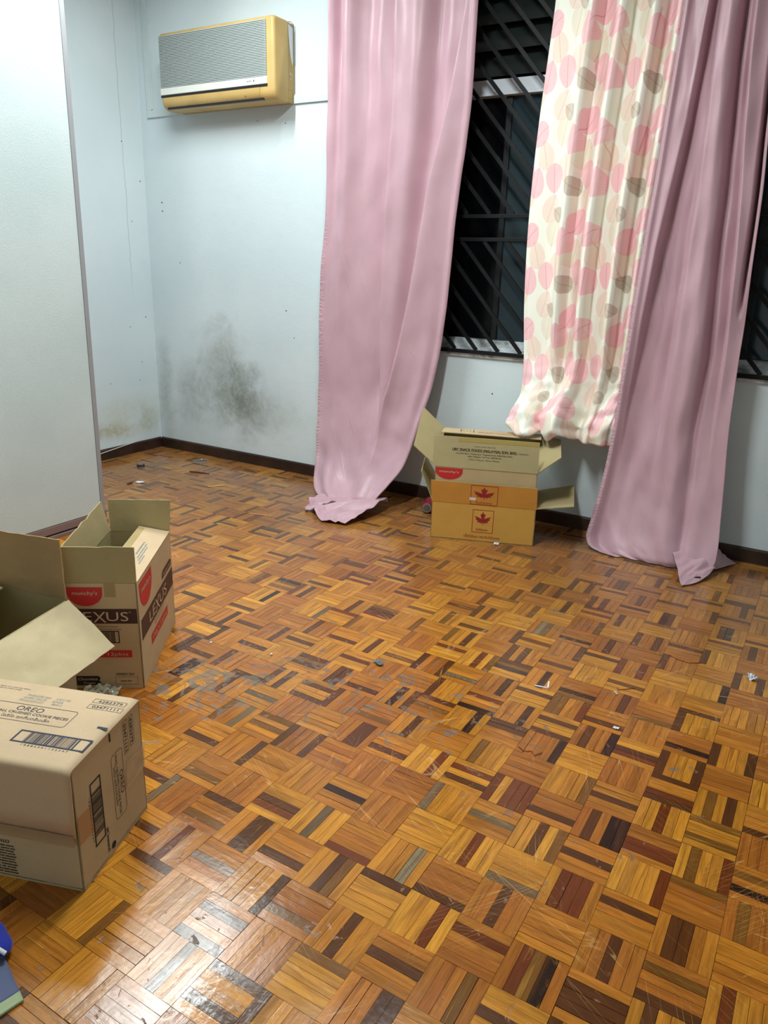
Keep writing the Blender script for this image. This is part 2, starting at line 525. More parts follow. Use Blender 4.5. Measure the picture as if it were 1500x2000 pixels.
# ------------------------------------------------------------------ parquet: squares of five strips laid in alternating directions
S = 0.12
GI, GJ = 31.4906, 16.7031
FIN = "0,0,2,2;0,1,1,2;-1,2,2,2;0,2,2,2;2,-1,3,2;2,3,1,2;2,3,2,2;2,4,4,2;1,5,1,2;1,5,2,2;1,5,3,2;1,4,2,2;1,-2,0,2;-1,1,3,2;0,1,3,1;0,1,4,1;3,1,3,1;1,-2,4,2;0,5,3,1;1,1,3,3;1,1,2,3;0,3,1,3;0,3,2,3;0,3,3,3;1,2,4,3;2,1,4,3;1,0,2,3;-2,1,3,3;-2,1,4,3;0,5,1,3;3,4,1,3;-1,2,4,4;2,1,1,4;2,2,0,4;3,1,1,4;2,0,0,4;2,0,3,4;2,-1,1,4;0,5,2,4;2,4,1,4;3,2,1,4;-1,3,4,5;-4,5,2,2;-3,5,0,2;-2,4,4,2;-1,4,2,2;-2,6,2,2;-2,7,3,2;-2,7,4,2;-4,6,3,4;0,6,2,2;-2,3,2,3;-2,5,3,3;-1,5,1,3;-4,5,3,4;-1,6,3,4;-3,4,3,6;-6,5,2,2;-6,5,3,2;-6,4,2,2;-5,5,3,2;-5,6,4,2;-5,7,1,2;-5,7,4,2;-7,7,0,2;-8,6,2,2;-5,3,2,1;-5,8,2,2;-3,8,0,2;-6,6,2,4;-5,4,2,5;-8,5,0,5;-6,4,3,3;-12,0,3,2;-11,0,1,2;-11,-1,2,2;-12,-1,0,2;-13,-2,3,2;-9,0,0,2;-9,0,2,2;-10,0,4,2;-8,-1,3,2;-7,0,0,2;-10,-5,2,2;-10,-3,1,2;-9,-3,3,2;-13,-3,3,2;-9,3,3,2;-8,3,4,2;-7,2,0,2;-7,2,4,2;-8,0,4,2;-13,-4,3,1;-9,1,2,5;-9,2,3,5;-11,-4,4,5;-9,2,0,4;-6,-9,3,2;-1,-2,1,2;-1,-3,3,2;-2,-2,1,2;-2,-2,4,2;-3,-1,1,2;-1,-4,3,2;-2,-6,1,2;-3,-5,2,2;-3,-6,4,2;-3,-10,2,2;-3,-10,0,2;-1,-10,3,2;-1,-8,3,2;-1,-8,0,2;-2,-9,1,2;0,-8,1,2;1,-4,0,2;1,-5,4,2;0,-7,0,2;2,-7,0,2;2,-7,3,2;1,-10,1,2;1,-11,1,2;0,-11,4,2;1,-12,3,2;0,-12,1,2;-1,-11,0,2;2,-9,1,2;1,-8,0,2;2,-3,0,2;2,-3,4,2;0,-2,2,2;-4,-5,2,2;-2,-1,4,1;-3,-4,2,1;-1,-2,4,1;-1,-6,3,3;-2,-10,1,1;-1,-10,2,1;1,-6,4,1;1,-3,3,1;1,-10,2,1;-1,-6,0,3;0,-2,3,3;-4,-7,1,6;-4,-7,2,5;-8,-1,2,2;-6,-3,0,2;-6,-3,4,2;-5,-2,0,2;-3,-1,0,2;-5,0,2,2;-8,0,1,2;-5,1,3,2;-4,-5,0,2;-8,-3,2,2;-4,-3,3,1;-4,-1,3,1;-2,1,0,3;-2,1,2,3;-5,-3,3,5;-2,2,2,5;-3,2,0,5"
KNOWN = {tuple(map(int, q.split(',')[:3])): int(q.split(',')[3]) for q in FIN.split(';')}
SEEN = {k[:2] for k in KNOWN}
PAL = {1: (52, 32, 22), 2: (94, 55, 27), 3: (118, 58, 26), 4: (128, 84, 34), 5: (118, 96, 68), 6: (150, 134, 104)}
HONEY = [(214, 146, 48), (206, 136, 44), (198, 128, 44), (186, 116, 42), (222, 154, 54), (178, 106, 40), (168, 98, 38), (196, 122, 40)]


SQ = {}


def strip_tint(i, j, k):
    if (i, j) not in SQ:
        SQ[(i, j)] = (random.choice(HONEY), random.random())
    sq, sr = SQ[(i, j)]
    c = KNOWN.get((i, j, k))
    r = random.random()
    if c:
        base = PAL[c]
    elif (i, j) in SEEN or r > 0.15:
        base = tuple(0.72 * p + 0.28 * q for p, q in zip(sq, random.choice(HONEY)))
    elif r < 0.07:
        base = PAL[2]
    elif r < 0.085:
        base = PAL[1]
    elif r < 0.125:
        base = PAL[4]
    else:
        base = PAL[3]
    q = random.uniform(0.93, 1.06)
    l = s2l(tuple(min(v * q * 1.0, 255) for v in base))
    # the deeper tone towards the window wall is mixed in strip_material
    return l


def strip_geo(x0, y0, x1, y1, along_x):
    g = 0.00022 + random.random() * 0.0003
    if random.random() < 0.12:
        g += 0.0005
    x0 += g; x1 -= g; y0 += g; y1 -= g
    h = random.uniform(-0.0004, 0.0004)
    tx = random.uniform(-0.00025, 0.00025); ty = random.uniform(-0.00025, 0.00025)
    zt = [h + tx + ty, h - tx + ty, h - tx - ty, h + tx - ty]
    pl = [(x0, y0), (x1, y0), (x1, y1), (x0, y1)]
    vs = [(p[0], p[1], z) for p, z in zip(pl, zt)] + [(p[0], p[1], -0.006) for p in pl]
    fs = [(0, 1, 2, 3)] + [(k, k + 4, (k + 1) % 4 + 4, (k + 1) % 4) for k in range(4)]
    o = random.random() * 40
    uv = [((p[0], p[1] + o) if along_x else (p[1], p[0] + o)) for p in vs]
    return vs, fs, uv


strips = []
for i in range(-32, 16):
    for j in range(-17, 24):
        vert = (i + j) % 2 != 0
        sx0 = (i + GI) * S; sy1 = -(j + GJ) * S; sy0 = sy1 - S
        for k in range(5):
            if vert:
                r = [sx0 + S * k / 5, sy0, sx0 + S * (k + 1) / 5, sy1]
            else:
                r = [sx0, sy1 - S * (k + 1) / 5, sx0 + S, sy1 - S * k / 5]
            r[0] = max(r[0], -0.005); r[2] = min(r[2], RX + 0.005); r[1] = max(r[1], RY - 0.005); r[3] = min(r[3], 0.005)
            if r[2] - r[0] < 0.004 or r[3] - r[1] < 0.004:
                continue
            t = strip_tint(i, j, k)
            cx = (r[0] + r[2]) / 2; cy = (r[1] + r[3]) / 2
            d = V((cx, cy, 0)) - CAM
            z = d.dot(F)
            vis = False; size = 0
            if z > 0.1:
                px = 750 + f_px * d.dot(R) / z; py = 1000 - f_px * d.dot(U) / z
                vis = 0 < px < 1500 and 0 < py < 2000
                # hidden behind the cartons
                if px < 290 and py < 1740 and py > 1050 and cx < 2.95:
                    vis = False
                size = f_px / z * (1.3062 / d.length)
            strips.append((r, vert, t, size if vis else 0))
order = sorted(range(len(strips)), key=lambda q: -strips[q][3])
near = set(order[:296])
VS = []; FS = []; UVS = []; TC = []
for q, (r, vert, t, _s) in enumerate(strips):
    vs, fs, uv = strip_geo(*r, not vert)
    if q in near:
        me = bpy.data.meshes.new('parquet_strip')
        me.from_pydata(vs, [], fs)
        L = me.uv_layers.new(name='grain')
        ca = me.color_attributes.new('tint', 'FLOAT_COLOR', 'POINT')
        for lp in me.loops:
            L.data[lp.index].uv = uv[lp.vertex_index]
        for a in ca.data:
            a.color = t
        me.materials.append(M['strip'])
        o = bpy.data.objects.new('parquet_strip', me)
        COL.objects.link(o); o.parent = floor
    else:
        o = len(VS)
        VS += vs; FS += [tuple(x + o for x in f) for f in fs]; UVS += uv; TC += [t] * 8
me = bpy.data.meshes.new('parquet_field')
me.from_pydata(VS, [], FS)
L = me.uv_layers.new(name='grain')
ids = np.empty(len(me.loops), dtype=np.int64); me.loops.foreach_get('vertex_index', ids)
L.data.foreach_set('uv', np.array(UVS, dtype=np.float32)[ids].ravel())
ca = me.color_attributes.new('tint', 'FLOAT_COLOR', 'POINT')
ca.data.foreach_set('color', np.array(TC, dtype=np.float32).ravel())
me.materials.append(M['strip'])
o = bpy.data.objects.new('parquet_field', me); COL.objects.link(o); o.parent = floor
o['kind'] = 'stuff'

# ------------------------------------------------------------------ wardrobe with sliding door (left foreground)
M['panelwhite'] = mat('white textured laminate', (196, 212, 214), 0.5, spec=0.35)
_n = NT(M['panelwhite']); _P = _n.pos()
_n.link(_n.mix(_n.ramp(_n.noise(_P, 2.0, 4), 0.3, 0.7), s2l((192, 209, 210)), s2l((203, 217, 218))), _n.bsdf.inputs['Base Color'])
_n.bump(_n.noise(_P, 130, 3, 0.6), 0.5, 0.0015)
M['mauve'] = mat('mauve grey wardrobe edging', (150, 152, 156), 0.5)
M['mauve_dark'] = mat('mauve brown plinth', (128, 110, 108), 0.45)
M['slot'] = mat('black rubber slot', (14, 12, 12), 0.6)
M['carcass'] = mat('wardrobe carcass', (150, 140, 140), 0.6)
ward = empty('wardrobe', (1.0, -1.36, 0), 'built-in wardrobe with a tall white sliding door, mauve edging and a mauve plinth', 'wardrobe')
b = MB(); b.box((0.42, RY + 0.002, 0.0), (1.0, -1.372, ZC - 0.002)); b.build('carcass', M['carcass'], ward)
b = MB()
lean = 0.030   # the door hangs slightly out of plumb
def dpt(x, y, z): return (x, y + lean * z / 2.6, z)
def leanbox(b, x0, x1, y0, y1, z0, z1):
    b.hexa([dpt(x0, y0, z0), dpt(x1, y0, z0), dpt(x1, y1, z0), dpt(x0, y1, z0), dpt(x0, y0, z1), dpt(x1, y0, z1), dpt(x1, y1, z1), dpt(x0, y1, z1)])
leanbox(b, 1.004, 1.030, RY + 0.01, -1.377, 0.066, ZC - 0.04); bevel(b.build('door_panel', M['panelwhite'], ward), 0.002)
b = MB(); leanbox(b, 1.001, 1.033, -1.376, -1.353, 0.062, ZC - 0.04); bevel(b.build('edge_strip', M['mauve'], ward), 0.0015)
b = MB(); b.box((0.99, RY + 0.002, 0.026), (1.032, -1.345, 0.063)); bevel(b.build('bottom_rail', M['mauve_dark'], ward), 0.002)
b = MB(); b.box((0.985, RY + 0.002, 0.018), (1.028, -1.349, 0.0265)); b.build('gasket', M['slot'], ward)
b = MB(); b.box((0.97, RY + 0.002, 0.0005), (1.036, -1.340, 0.018)); bevel(b.build('plinth', M['mauve_dark'], ward), 0.002)

# ------------------------------------------------------------------ air conditioner
M['ac_yellow'] = mat('yellowed plastic', (206, 168, 98), 0.42, spec=0.4)
_n = NT(M['ac_yellow'])
_n.link(_n.mix(_n.ramp(_n.noise(_n.pos(), 5, 4), 0.3, 0.7), s2l((190, 157, 96)), s2l((204, 174, 112))), _n.bsdf.inputs['Base Color'])
M['ac_side'] = mat('yellowed olive plastic', (178, 146, 80), 0.45)
M['ac_grille'] = mat('grey green louvre plastic', (170, 180, 178), 0.5)
M['ac_gap'] = mat('dark grille back', (66, 72, 74), 0.7)
M['ac_white'] = mat('off white fascia', (222, 224, 216), 0.4)
M['ac_dark'] = mat('black intake slot', (24, 26, 30), 0.5)
M['ink_dark'] = mat('dark ink', (44, 42, 44), 0.7)
ac = empty('air_conditioner', (0.8, 0.0, 2.15), 'yellowed wall-mounted split air conditioner with fine grey louvred grille', 'air conditioner')
AX0, AX1, AD, AZ0, AZ1 = 0.372, 1.236, 0.172, 2.145, 2.548


def rprof(r_top, r_bot, x, y_front, y_back, z0, z1, n=6):
    """side profile of the cabinet (y,z) rounded at front top and front bottom"""
    out = [(y_back, z0)]
    for k in range(n + 1):
        a = math.radians(-90 - 90 * k / n)
        out.append((y_front + r_bot + r_bot * math.cos(a), z0 + r_bot + r_bot * math.sin(a)))
    for k in range(n + 1):
        a = math.radians(180 - 90 * k / n)
        out.append((y_front + r_top + r_top * math.cos(a), z1 - r_top + r_top * math.sin(a)))
    out.append((y_back, z1))
    return out


def loft_x(b, xs_scale, mi=0):
    rings = []
    for x, prof in xs_scale:
        rings.append([(x, y, z) for y, z in prof])
    k = len(rings[0])
    vs = [p for r in rings for p in r]
    fs = []
    for i in range(len(rings) - 1):
        for j in range(k):
            l = (j + 1) % k
            fs.append((i * k + j, i * k + l, (i + 1) * k + l, (i + 1) * k + j))
    fs.append(tuple(range(k))[::-1]); fs.append(tuple(range((len(rings) - 1) * k, len(rings) * k)))
    b.add(vs, fs, mi, True)


b = MB()
ring = []
for t, inset in ((0.0, 0.016), (0.004, 0.008), (0.010, 0.003), (0.020, 0.0)):
    ring.append((AX0 + t, rprof(0.018, 0.05, 0, -AD + inset, 0.0, AZ0 + inset * 0.7, AZ1 - inset * 0.7)))
sym = [(AX1 - (x - AX0), p) for x, p in ring][::-1]
mid = rprof(0.018, 0.05, 0, -AD, 0.0, AZ0, AZ1)
# front half (yellow) only as far back as y=-0.055; rear housing separately
def cut(pr, lo, hi): return [(min(max(y, lo), hi), z) for y, z in pr]
loft_x(b, [(x, cut(p, -1, -0.056)) for x, p in ring] + [(x, cut(p, -1, -0.056)) for x, p in sym])
cab = b.build('front_cabinet', M['ac_yellow'], ac)
b = MB(); b.box((AX0 + 0.006, -0.0545, AZ0 + 0.006), (AX1 - 0.006, 0.011, AZ1 - 0.006)); bevel(b.build('rear_housing', M['ac_side'], ac), 0.008, 3)
# grille
gx0, gx1, gz0, gz1 = AX0 + 0.004, AX1 - 0.050, 2.262, 2.532
b = MB(); b.box((gx0 + 0.004, -AD - 0.001, gz0), (gx1 - 0.004, -AD + 0.010, gz1)); b.build('grille_back', M['ac_gap'], ac)
nsl = 34
pitch = (gz1 - gz0) / nsl
proto = None
for k in range(nsl):
    z = gz0 + pitch * (k + 0.5)
    if proto is None:
        b = MB()
        ys = -AD - 0.005
        pr = [(gx0, -AD + 0.008), (gx0 + 0.001, ys + 0.004), (gx0 + 0.006, ys), (gx1 - 0.016, ys), (gx1 - 0.006, ys + 0.003), (gx1, ys + 0.012)]
        z0 = z - pitch * 0.31; z1 = z + pitch * 0.31
        A = [(x, y, z0) for x, y in pr]; B = [(x, y, z1) for x, y in pr]
        A2 = [(x, y + 0.006, z0) for x, y in pr]; B2 = [(x, y + 0.006, z1) for x, y in pr]
        n_ = len(pr)
        b.add(A + B + A2 + B2, [(i, i + 1, n_ + i + 1, n_ + i) for i in range(n_ - 1)] + [(n_ + i, n_ + i + 1, 3 * n_ + i + 1, 3 * n_ + i) for i in range(n_ - 1)] + [(i + 1, i, 2 * n_ + i, 2 * n_ + i + 1) for i in range(n_ - 1)])
        proto = b.build('louvre', M['ac_grille'], ac)
        pz = z
    else:
        o = proto.copy(); COL.objects.link(o); o.parent = ac
        o.location = (0, 0, z - pz)
b = MB(); b.box((gx0, -AD - 0.006, gz0 - 0.038), (gx1, -AD + 0.004, gz0 - 0.0005)); fas = bevel(b.build('fascia_strip', M['ac_white'], ac), 0.003)
b = MB()
b.text('AUTO', 1.045, gz0 - 0.022, 0.034, 0.007, (0, -AD - 0.0062, 0), (1, 0, 0), (0, 0, 1), 0.0004, bold=0.01)
b.flat([(1.092, gz0 - 0.023), (1.098, gz0 - 0.023), (1.098, gz0 - 0.014), (1.092, gz0 - 0.014)], (0, -AD - 0.0062, 0), (1, 0, 0), (0, 0, 1), 0.0004)
b.build('lettering', M['ink_dark'], fas)
b = MB(); b.box((gx0, -AD - 0.002, gz0 - 0.050), (gx1, -AD + 0.004, gz0 - 0.038)); b.build('intake_slot', M['ac_dark'], ac)
b = MB()
# air outlet flap and its lip
vz1 = gz0 - 0.052
P0_ = [(-AD - 0.004, vz1), (-AD - 0.004, vz1 - 0.022), (-AD + 0.004, vz1 - 0.042), (-AD + 0.016, vz1 - 0.052), (-AD + 0.024, vz1 - 0.048), (-AD + 0.012, vz1)]
loft_x(b, [(gx0 + 0.022, P0_), (gx1 - 0.055, P0_)])
b.build('outlet_flap', M['ac_yellow'], ac)
b = MB(); b.box((gx0 + 0.035, -AD + 0.012, AZ0 + 0.006), (gx1 - 0.04, -AD + 0.05, AZ0 + 0.017)); b.build('outlet_opening', M['ac_dark'], ac)
b = MB(); b.tube([(gx1 - 0.16, -AD + 0.001, vz1 - 0.034), (gx1 - 0.16, -AD + 0.012, vz1 - 0.036)], 0.0045, 8); b.build('pivot_hole', M['ac_dark'], ac)
# torn white patch and pipe cover on the side
b = MB()
pts = [(-0.046, 2.532), (-0.004, 2.520), (-0.002, 2.36), (-0.010, 2.335), (-0.022, 2.37), (-0.034, 2.43), (-0.042, 2.49)]
b.flat(pts, (AX1 - 0.006, 0, 0), (0, 1, 0), (0, 0, 1), 0.001); b.build('torn_sticker', mat('torn pale film', (226, 230, 240), 0.5), ac)
b = MB()
for a0, a1 in (((-0.030, 2.300), (-0.027, 2.262)), ((-0.024, 2.302), (-0.030, 2.280)), ((-0.020, 2.296), (-0.014, 2.276)), ((-0.012, 2.290), (-0.018, 2.268))):
    b.bar((AX1 - 0.0052, a0[0], a0[1]), (AX1 - 0.0052, a1[0], a1[1]), 0.003, 0.0008, (1, 0, 0))
b.build('scratch_mark', mat('pale scratch', (225, 215, 205), 0.6), ac)
b = MB(); b.ring(-0.048, 2.168, -0.006, 2.215, 0.0012, (AX1 - 0.006, 0, 0), (0, 1, 0), (0, 0, 1), 0.0005, rad=0.008); b.build('knockout', mat('seam line', (120, 92, 50), 0.6), ac)
b = MB()
b.tube([(AX1 - 0.02, -0.035, AZ1 - 0.004), (AX1 - 0.008, -0.02, AZ1), (AX1 + 0.001, -0.006, AZ1 - 0.012), (AX1 + 0.002, -0.003, AZ1 - 0.05), (AX1 + 0.002, -0.003, AZ1 - 0.2)], 0.0016, 6)
b.build('wire', mat('grey wire', (90, 92, 92), 0.5), ac)

# ------------------------------------------------------------------ window
win = empty('window_1', (3.3, 0.12, WZ0), None, None); win['kind'] = 'structure'
YG = 0.12
b = MB(); b.box((WX0 + .001, 0.0, WZ0 - 0.02), (WX1 - .001, 0.199, WZ0 + 0.006)); bevel(b.build('sill', M['aluminium'], win), 0.003)
b = MB(); b.box((WX0 + .001, YG - 0.03, WZ0 + 0.006), (WX1 - .001, YG + 0.03, WZ0 + 0.068)); b.box((WX0 + .001, YG - 0.045, WZ0 + 0.006), (WX1 - .001, YG + 0.03, WZ0 + 0.030))
bevel(b.build('bottom_rail', M['aluminium'], win), 0.003)
b = MB(); b.box((WX0 + .001, YG - 0.03, 2.134), (WX1 - .001, YG + 0.03, 2.192)); b.box((WX0 + .001, YG - 0.042, 2.118), (WX1 - .001, YG + 0.03, 2.132))
bevel(b.build('transom', mat('pale transom', (222, 228, 236), 0.5), win), 0.002)
b = MB(); b.box((WX0 + .001, YG - 0.03, WZ1 - 0.05), (WX1 - .001, YG + 0.03, WZ1 - .001)); b.build('head_rail', M['aluminium'], win)
for xm in (1.80, 2.475, 3.72, 4.96):
    b = MB(); b.box((xm, YG - 0.012, WZ0 + 0.068), (xm + 0.03, YG + 0.02, 2.118)); bevel(b.build('stile', M['darkframe'], win), 0.002)
GL = mat('tinted night glass', (40, 56, 64), 0.12, spec=0.6, trans=0.0)
GD = mat('black glass', (9, 11, 14), 0.18, spec=0.25)
for x0, x1, y, m in ((1.83, 2.475, YG + 0.014, GD), (2.505, 3.72, YG, GL), (3.75, 4.96, YG + 0.014, GL)):
    b = MB(); b.box((x0, y, WZ0 + 0.068), (x1, y + 0.005, 2.118)); b.build('pane', m, win)
GV = mat('louvre glass', (44, 50, 50), 0.22, spec=0.5)
z = 2.205
while z < WZ1 - 0.08:
    b = MB(); b.hexa([(WX0 + 0.03, YG - 0.03, z), (WX1 - 0.03, YG - 0.03, z), (WX1 - 0.03, YG - 0.024, z), (WX0 + 0.03, YG - 0.024, z),
                      (WX0 + 0.03, YG + 0.03, z + 0.118), (WX1 - 0.03, YG + 0.03, z + 0.118), (WX1 - 0.03, YG + 0.036, z + 0.118), (WX0 + 0.03, YG + 0.036, z + 0.118)])
    b.build('louvre_pane', GV, win)
    z += 0.114
b = MB(); b.box((WX0, 0.205, 0.6), (WX1, 0.22, ZC)); b.build('night_backing', mat('dark night backing', (12, 14, 16), 0.8), win)  # dark sheet added behind the window, standing in for the night outside

# diagonal black security grille
gr = empty('window_grille', (3.3, -0.004, WZ0), 'black steel window grille with close diagonal bars and two horizontal rails', 'window grille')
GX0, GX1 = WX0 + 0.01, WX1 - 0.01
BW = 0.017
yb = -0.003
for name, z, h in (('bottom_frame', 0.874, 0.020), ('rail', 1.443, 0.019), ('rail', 1.5545, 0.019), ('top_frame', 2.72, 0.02)):
    b = MB(); b.box((GX0, yb - 0.009, z - h / 2), (GX1, yb + 0.009, z + h / 2)); bevel(b.build(name, M['black_metal'], gr), 0.0015)
for x in (GX0, GX1 - 0.018):
    b = MB(); b.box((x, yb - 0.009, 0.884), (x + 0.018, yb + 0.009, 2.71)); b.build('side_frame', M['black_metal'], gr)
sl = 1.10   # drop per metre of x


def diag(x_at_bottom, zb, zt):
    """bar going up and to the left from (x_at_bottom, zb)"""
    x0 = x_at_bottom; z0 = zb
    x1 = x0 - (zt - zb) / sl; z1 = zt
    if x0 > GX1 - .02:
        z0 += (x0 - (GX1 - .02)) * sl; x0 = GX1 - .02
    if x1 < GX0 + .02:
        z1 -= ((GX0 + .02) - x1) * sl; x1 = GX0 + .02
    if z1 - z0 < 0.02:
        return
    b = MB(); b.bar((x0, yb, z0), (x1, yb, z1), BW + .001, .012, (0, 1, 0))
    b.v = b.v
    b.build('bar', M['black_metal'], gr)


x = 2.3175 - 0.126 * 4
while x < GX1 + 0.5:
    diag(x, 0.884, 1.434)
    x += 0.1264
x = 2.345 - 0.126 * 4
while x < GX1 + 1.1:
    diag(x, 1.564, 2.711)
    x += 0.1264

# ------------------------------------------------------------------ curtains
def catmull(rows, n, cols):
    rows = np.array(rows, float)
    m = len(rows)
    seg = np.linalg.norm(np.diff(rows[:, :3], axis=0), axis=1) + np.linalg.norm(np.diff(rows[:, 3:6], axis=0), axis=1)
    t = np.concatenate([[0], np.cumsum(np.maximum(seg, 1e-3))]); t /= t[-1]
    tq = np.linspace(0, 1, n)
    out = np.empty((n, rows.shape[1]))
    tang = np.gradient(rows, t, axis=0)
    # limit overshoot
    d = np.diff(rows, axis=0) / np.diff(t)[:, None]
    for c in range(rows.shape[1]):
        for i in range(1, m - 1):
            if d[i - 1, c] * d[i, c] <= 0:
                tang[i, c] = 0
            else:
                tang[i, c] = np.sign(d[i, c]) * min(abs(tang[i, c]), 2.5 * min(abs(d[i - 1, c]), abs(d[i, c])))
    for q, tv in enumerate(tq):
        k = min(max(np.searchsorted(t, tv, 'right') - 1, 0), m - 2)
        h = t[k + 1] - t[k]; s = (tv - t[k]) / h
        out[q] = ((2 * s**3 - 3 * s**2 + 1) * rows[k] + (s**3 - 2 * s**2 + s) * h * tang[k] + (-2 * s**3 + 3 * s**2) * rows[k + 1] + (s**3 - s**2) * h * tang[k + 1])
    return out


def curtain(name, rows, folds, nu, nv, material, root, fabric_w, extra=None, thick=0.0012, amp=1.0):
    """rows: left xyz, right xyz from top to bottom. folds(u, z, v) -> push towards the room (-y) in metres"""
    G = catmull(rows, nv, 6)
    u = np.linspace(0, 1, nu)
    vlen = np.concatenate([[0], np.cumsum(np.linalg.norm(np.diff((G[:, :3] + G[:, 3:]) / 2, axis=0), axis=1))])
    P = np.empty((nv, nu, 3))
    for i in range(nv):
        P[i] = G[i, :3][None] * (1 - u)[:, None] + G[i, 3:][None] * u[:, None]
    tang = np.gradient((G[:, :3] + G[:, 3:]) / 2, axis=0)
    tang /= np.linalg.norm(tang, axis=1)[:, None]
    vv = np.linspace(0, 1, nv)
    for i in range(nv):
        zc = P[i, :, 2].mean()
        f = folds(u, zc, vv[i])
        # push along the sheet's normal (perpendicular to its run, facing the room)
        f = f * amp
        side = G[i, 3:] - G[i, :3]; side /= np.linalg.norm(side)
        nrm = np.cross(tang[i], side)
        if nrm[1] > 0 and abs(nrm[1]) > abs(nrm[2]): nrm = -nrm
        if nrm[2] < 0 and abs(nrm[2]) >= abs(nrm[1]): nrm = -nrm
        P[i] += nrm[None] * f[:, None]
        P[i, :, 2] = np.maximum(P[i, :, 2], 0.0035)
        P[i, :, 1] = np.minimum(P[i, :, 1], -0.024)
    if extra is not None:
        P = extra(P, u, vv)
    me = bpy.data.meshes.new(name)
    w = np.array(wloc(root))
    idx = np.arange(nv * nu).reshape(nv, nu)
    q = np.stack([idx[:-1, :-1], idx[1:, :-1], idx[1:, 1:], idx[:-1, 1:]], -1).reshape(-1, 4)
    me.from_pydata((P.reshape(-1, 3) - w).tolist(), [], q.tolist())
    L = me.uv_layers.new(name='fabric')
    uvs = np.stack([np.tile(u * fabric_w, (nv, 1)), np.tile((-vlen)[:, None], (1, nu))], -1).reshape(-1, 2)
    ids = np.empty(len(me.loops), dtype=np.int64); me.loops.foreach_get('vertex_index', ids)
    L.data.foreach_set('uv', uvs[ids].astype(np.float32).ravel())
    me.polygons.foreach_set('use_smooth', [True] * len(me.polygons))
    me.materials.append(material)
    o = bpy.data.objects.new(name, me); COL.objects.link(o); o.parent = root
    s = o.modifiers.new('thickness', 'SOLIDIFY'); s.thickness = thick; s.offset = 0
    return o


def ip(z, pts):
    """piecewise linear in z (pts sorted by descending z)"""
    xs = [p[0] for p in pts][::-1]; ys = [p[1] for p in pts][::-1]
    return float(np.interp(z, xs, ys))


def step(u, c, w, reach, a):
    """sharp fold edge at c: right side comes forward, eases back over reach"""
    x = (u - c)
    return a * np.tanh(x / w) * np.exp(-(np.abs(x) / reach) ** 1.5)


def hump(u, c, w, a):
    return a * np.exp(-((u - c) / w) ** 2)


def nz(u, z, s1, s2, seed, a):
    return a * np.array([noise.noise(V((float(t) * s1, z * s2, seed))) for t in u])


def satin(name, base):
    m = mat(name, base, 0.40, spec=0.42, sheen=0.25)
    N = NT(m)
    N.bsdf.inputs['Sheen Roughness'].default_value = 0.4
    N.bsdf.inputs['Sheen Tint'].default_value = (1, 0.9, 0.95, 1)
    uv = N.n('ShaderNodeUVMap', uv_map='fabric').outputs['UV']
    sep0 = N.n('ShaderNodeSeparateXYZ'); N.link(uv, sep0.inputs[0])
    rt = N.n('ShaderNodeVectorRotate', rotation_type='Z_AXIS'); N.link(uv, rt.inputs['Vector']); rt.inputs['Angle'].default_value = math.radians(-35)
    st = N.vmath('MULTIPLY', rt.outputs[0], (17.0, 2.0, 1.0))
    w1 = N.noise(st, 1.0, 3, 0.5, 0.9)
    sharp = N.math('MULTIPLY', N.math('POWER', N.ramp(w1, 0.56, 0.78), 1.6), N.ramp(sep0.outputs['Y'], -0.9, -1.8, 0.15, 1.0))
    fine = N.noise(N.vmath('MULTIPLY', uv, (900, 260, 1)), 1.0, 1)
    sep = N.n('ShaderNodeSeparateXYZ'); N.link(uv, sep.inputs[0])
    # puckered hems near the two selvedges, stronger low down
    hemz = N.ramp(sep.outputs['Y'], -0.9, -2.2)
    e1 = N.ramp(sep.outputs['X'], 0.0, 0.055, 1.0, 0.0)
    pk = N.noise(N.vmath('MULTIPLY', uv, (16, 78, 1)), 1.0, 2, 0.5, 1.0)
    h = N.math('ADD', N.math('MULTIPLY', sharp, 0.55), N.math('MULTIPLY', N.noise(uv, 7.0, 3), 0.6))
    h = N.math('ADD', h, N.math('MULTIPLY', N.math('MULTIPLY', pk, e1), N.math('MULTIPLY', hemz, 7.0)))
    h = N.math('ADD', h, N.math('MULTIPLY', fine, 0.010))
    N.bump(h, 0.38, 0.008)
    col = N.mix(N.ramp(N.noise(uv, 5, 3), 0.3, 0.7), s2l(base), s2l(tuple(v * 0.965 for v in base)))
    N.link(col, N.bsdf.inputs['Base Color'])
    return m


PINK = satin('dusty pink satin', (197, 160, 172))

# left pink curtain
cl = empty('curtain', (1.95, -0.12, 0), 'dusty pink satin curtain left of the window, its hem pooled on the floor', 'curtain')
rowsL = [(1.552, -.12, 2.79, 2.430, -.12, 2.79), (1.549, -.12, 2.583, 2.414, -.12, 2.475), (1.548, -.12, 2.116, 2.401, -.12, 2.056),
         (1.538, -.12, 1.611, 2.352, -.12, 1.601), (1.497, -.12, 1.063, 2.307, -.12, 0.999), (1.497, -.13, 0.622, 2.26, -.13, 0.671),
         (1.515, -.17, 0.383, 2.218, -.17, 0.475), (1.54, -.22, 0.176, 2.192, -.22, 0.321), (1.576, -.29, 0.075, 2.166, -.28, 0.215),
         (1.66, -.37, 0.032, 2.12, -.35, 0.13), (1.73, -.405, 0.022, 2.08, -.40, 0.062), (1.75, -.385, 0.006, 2.06, -.36, 0.016)]


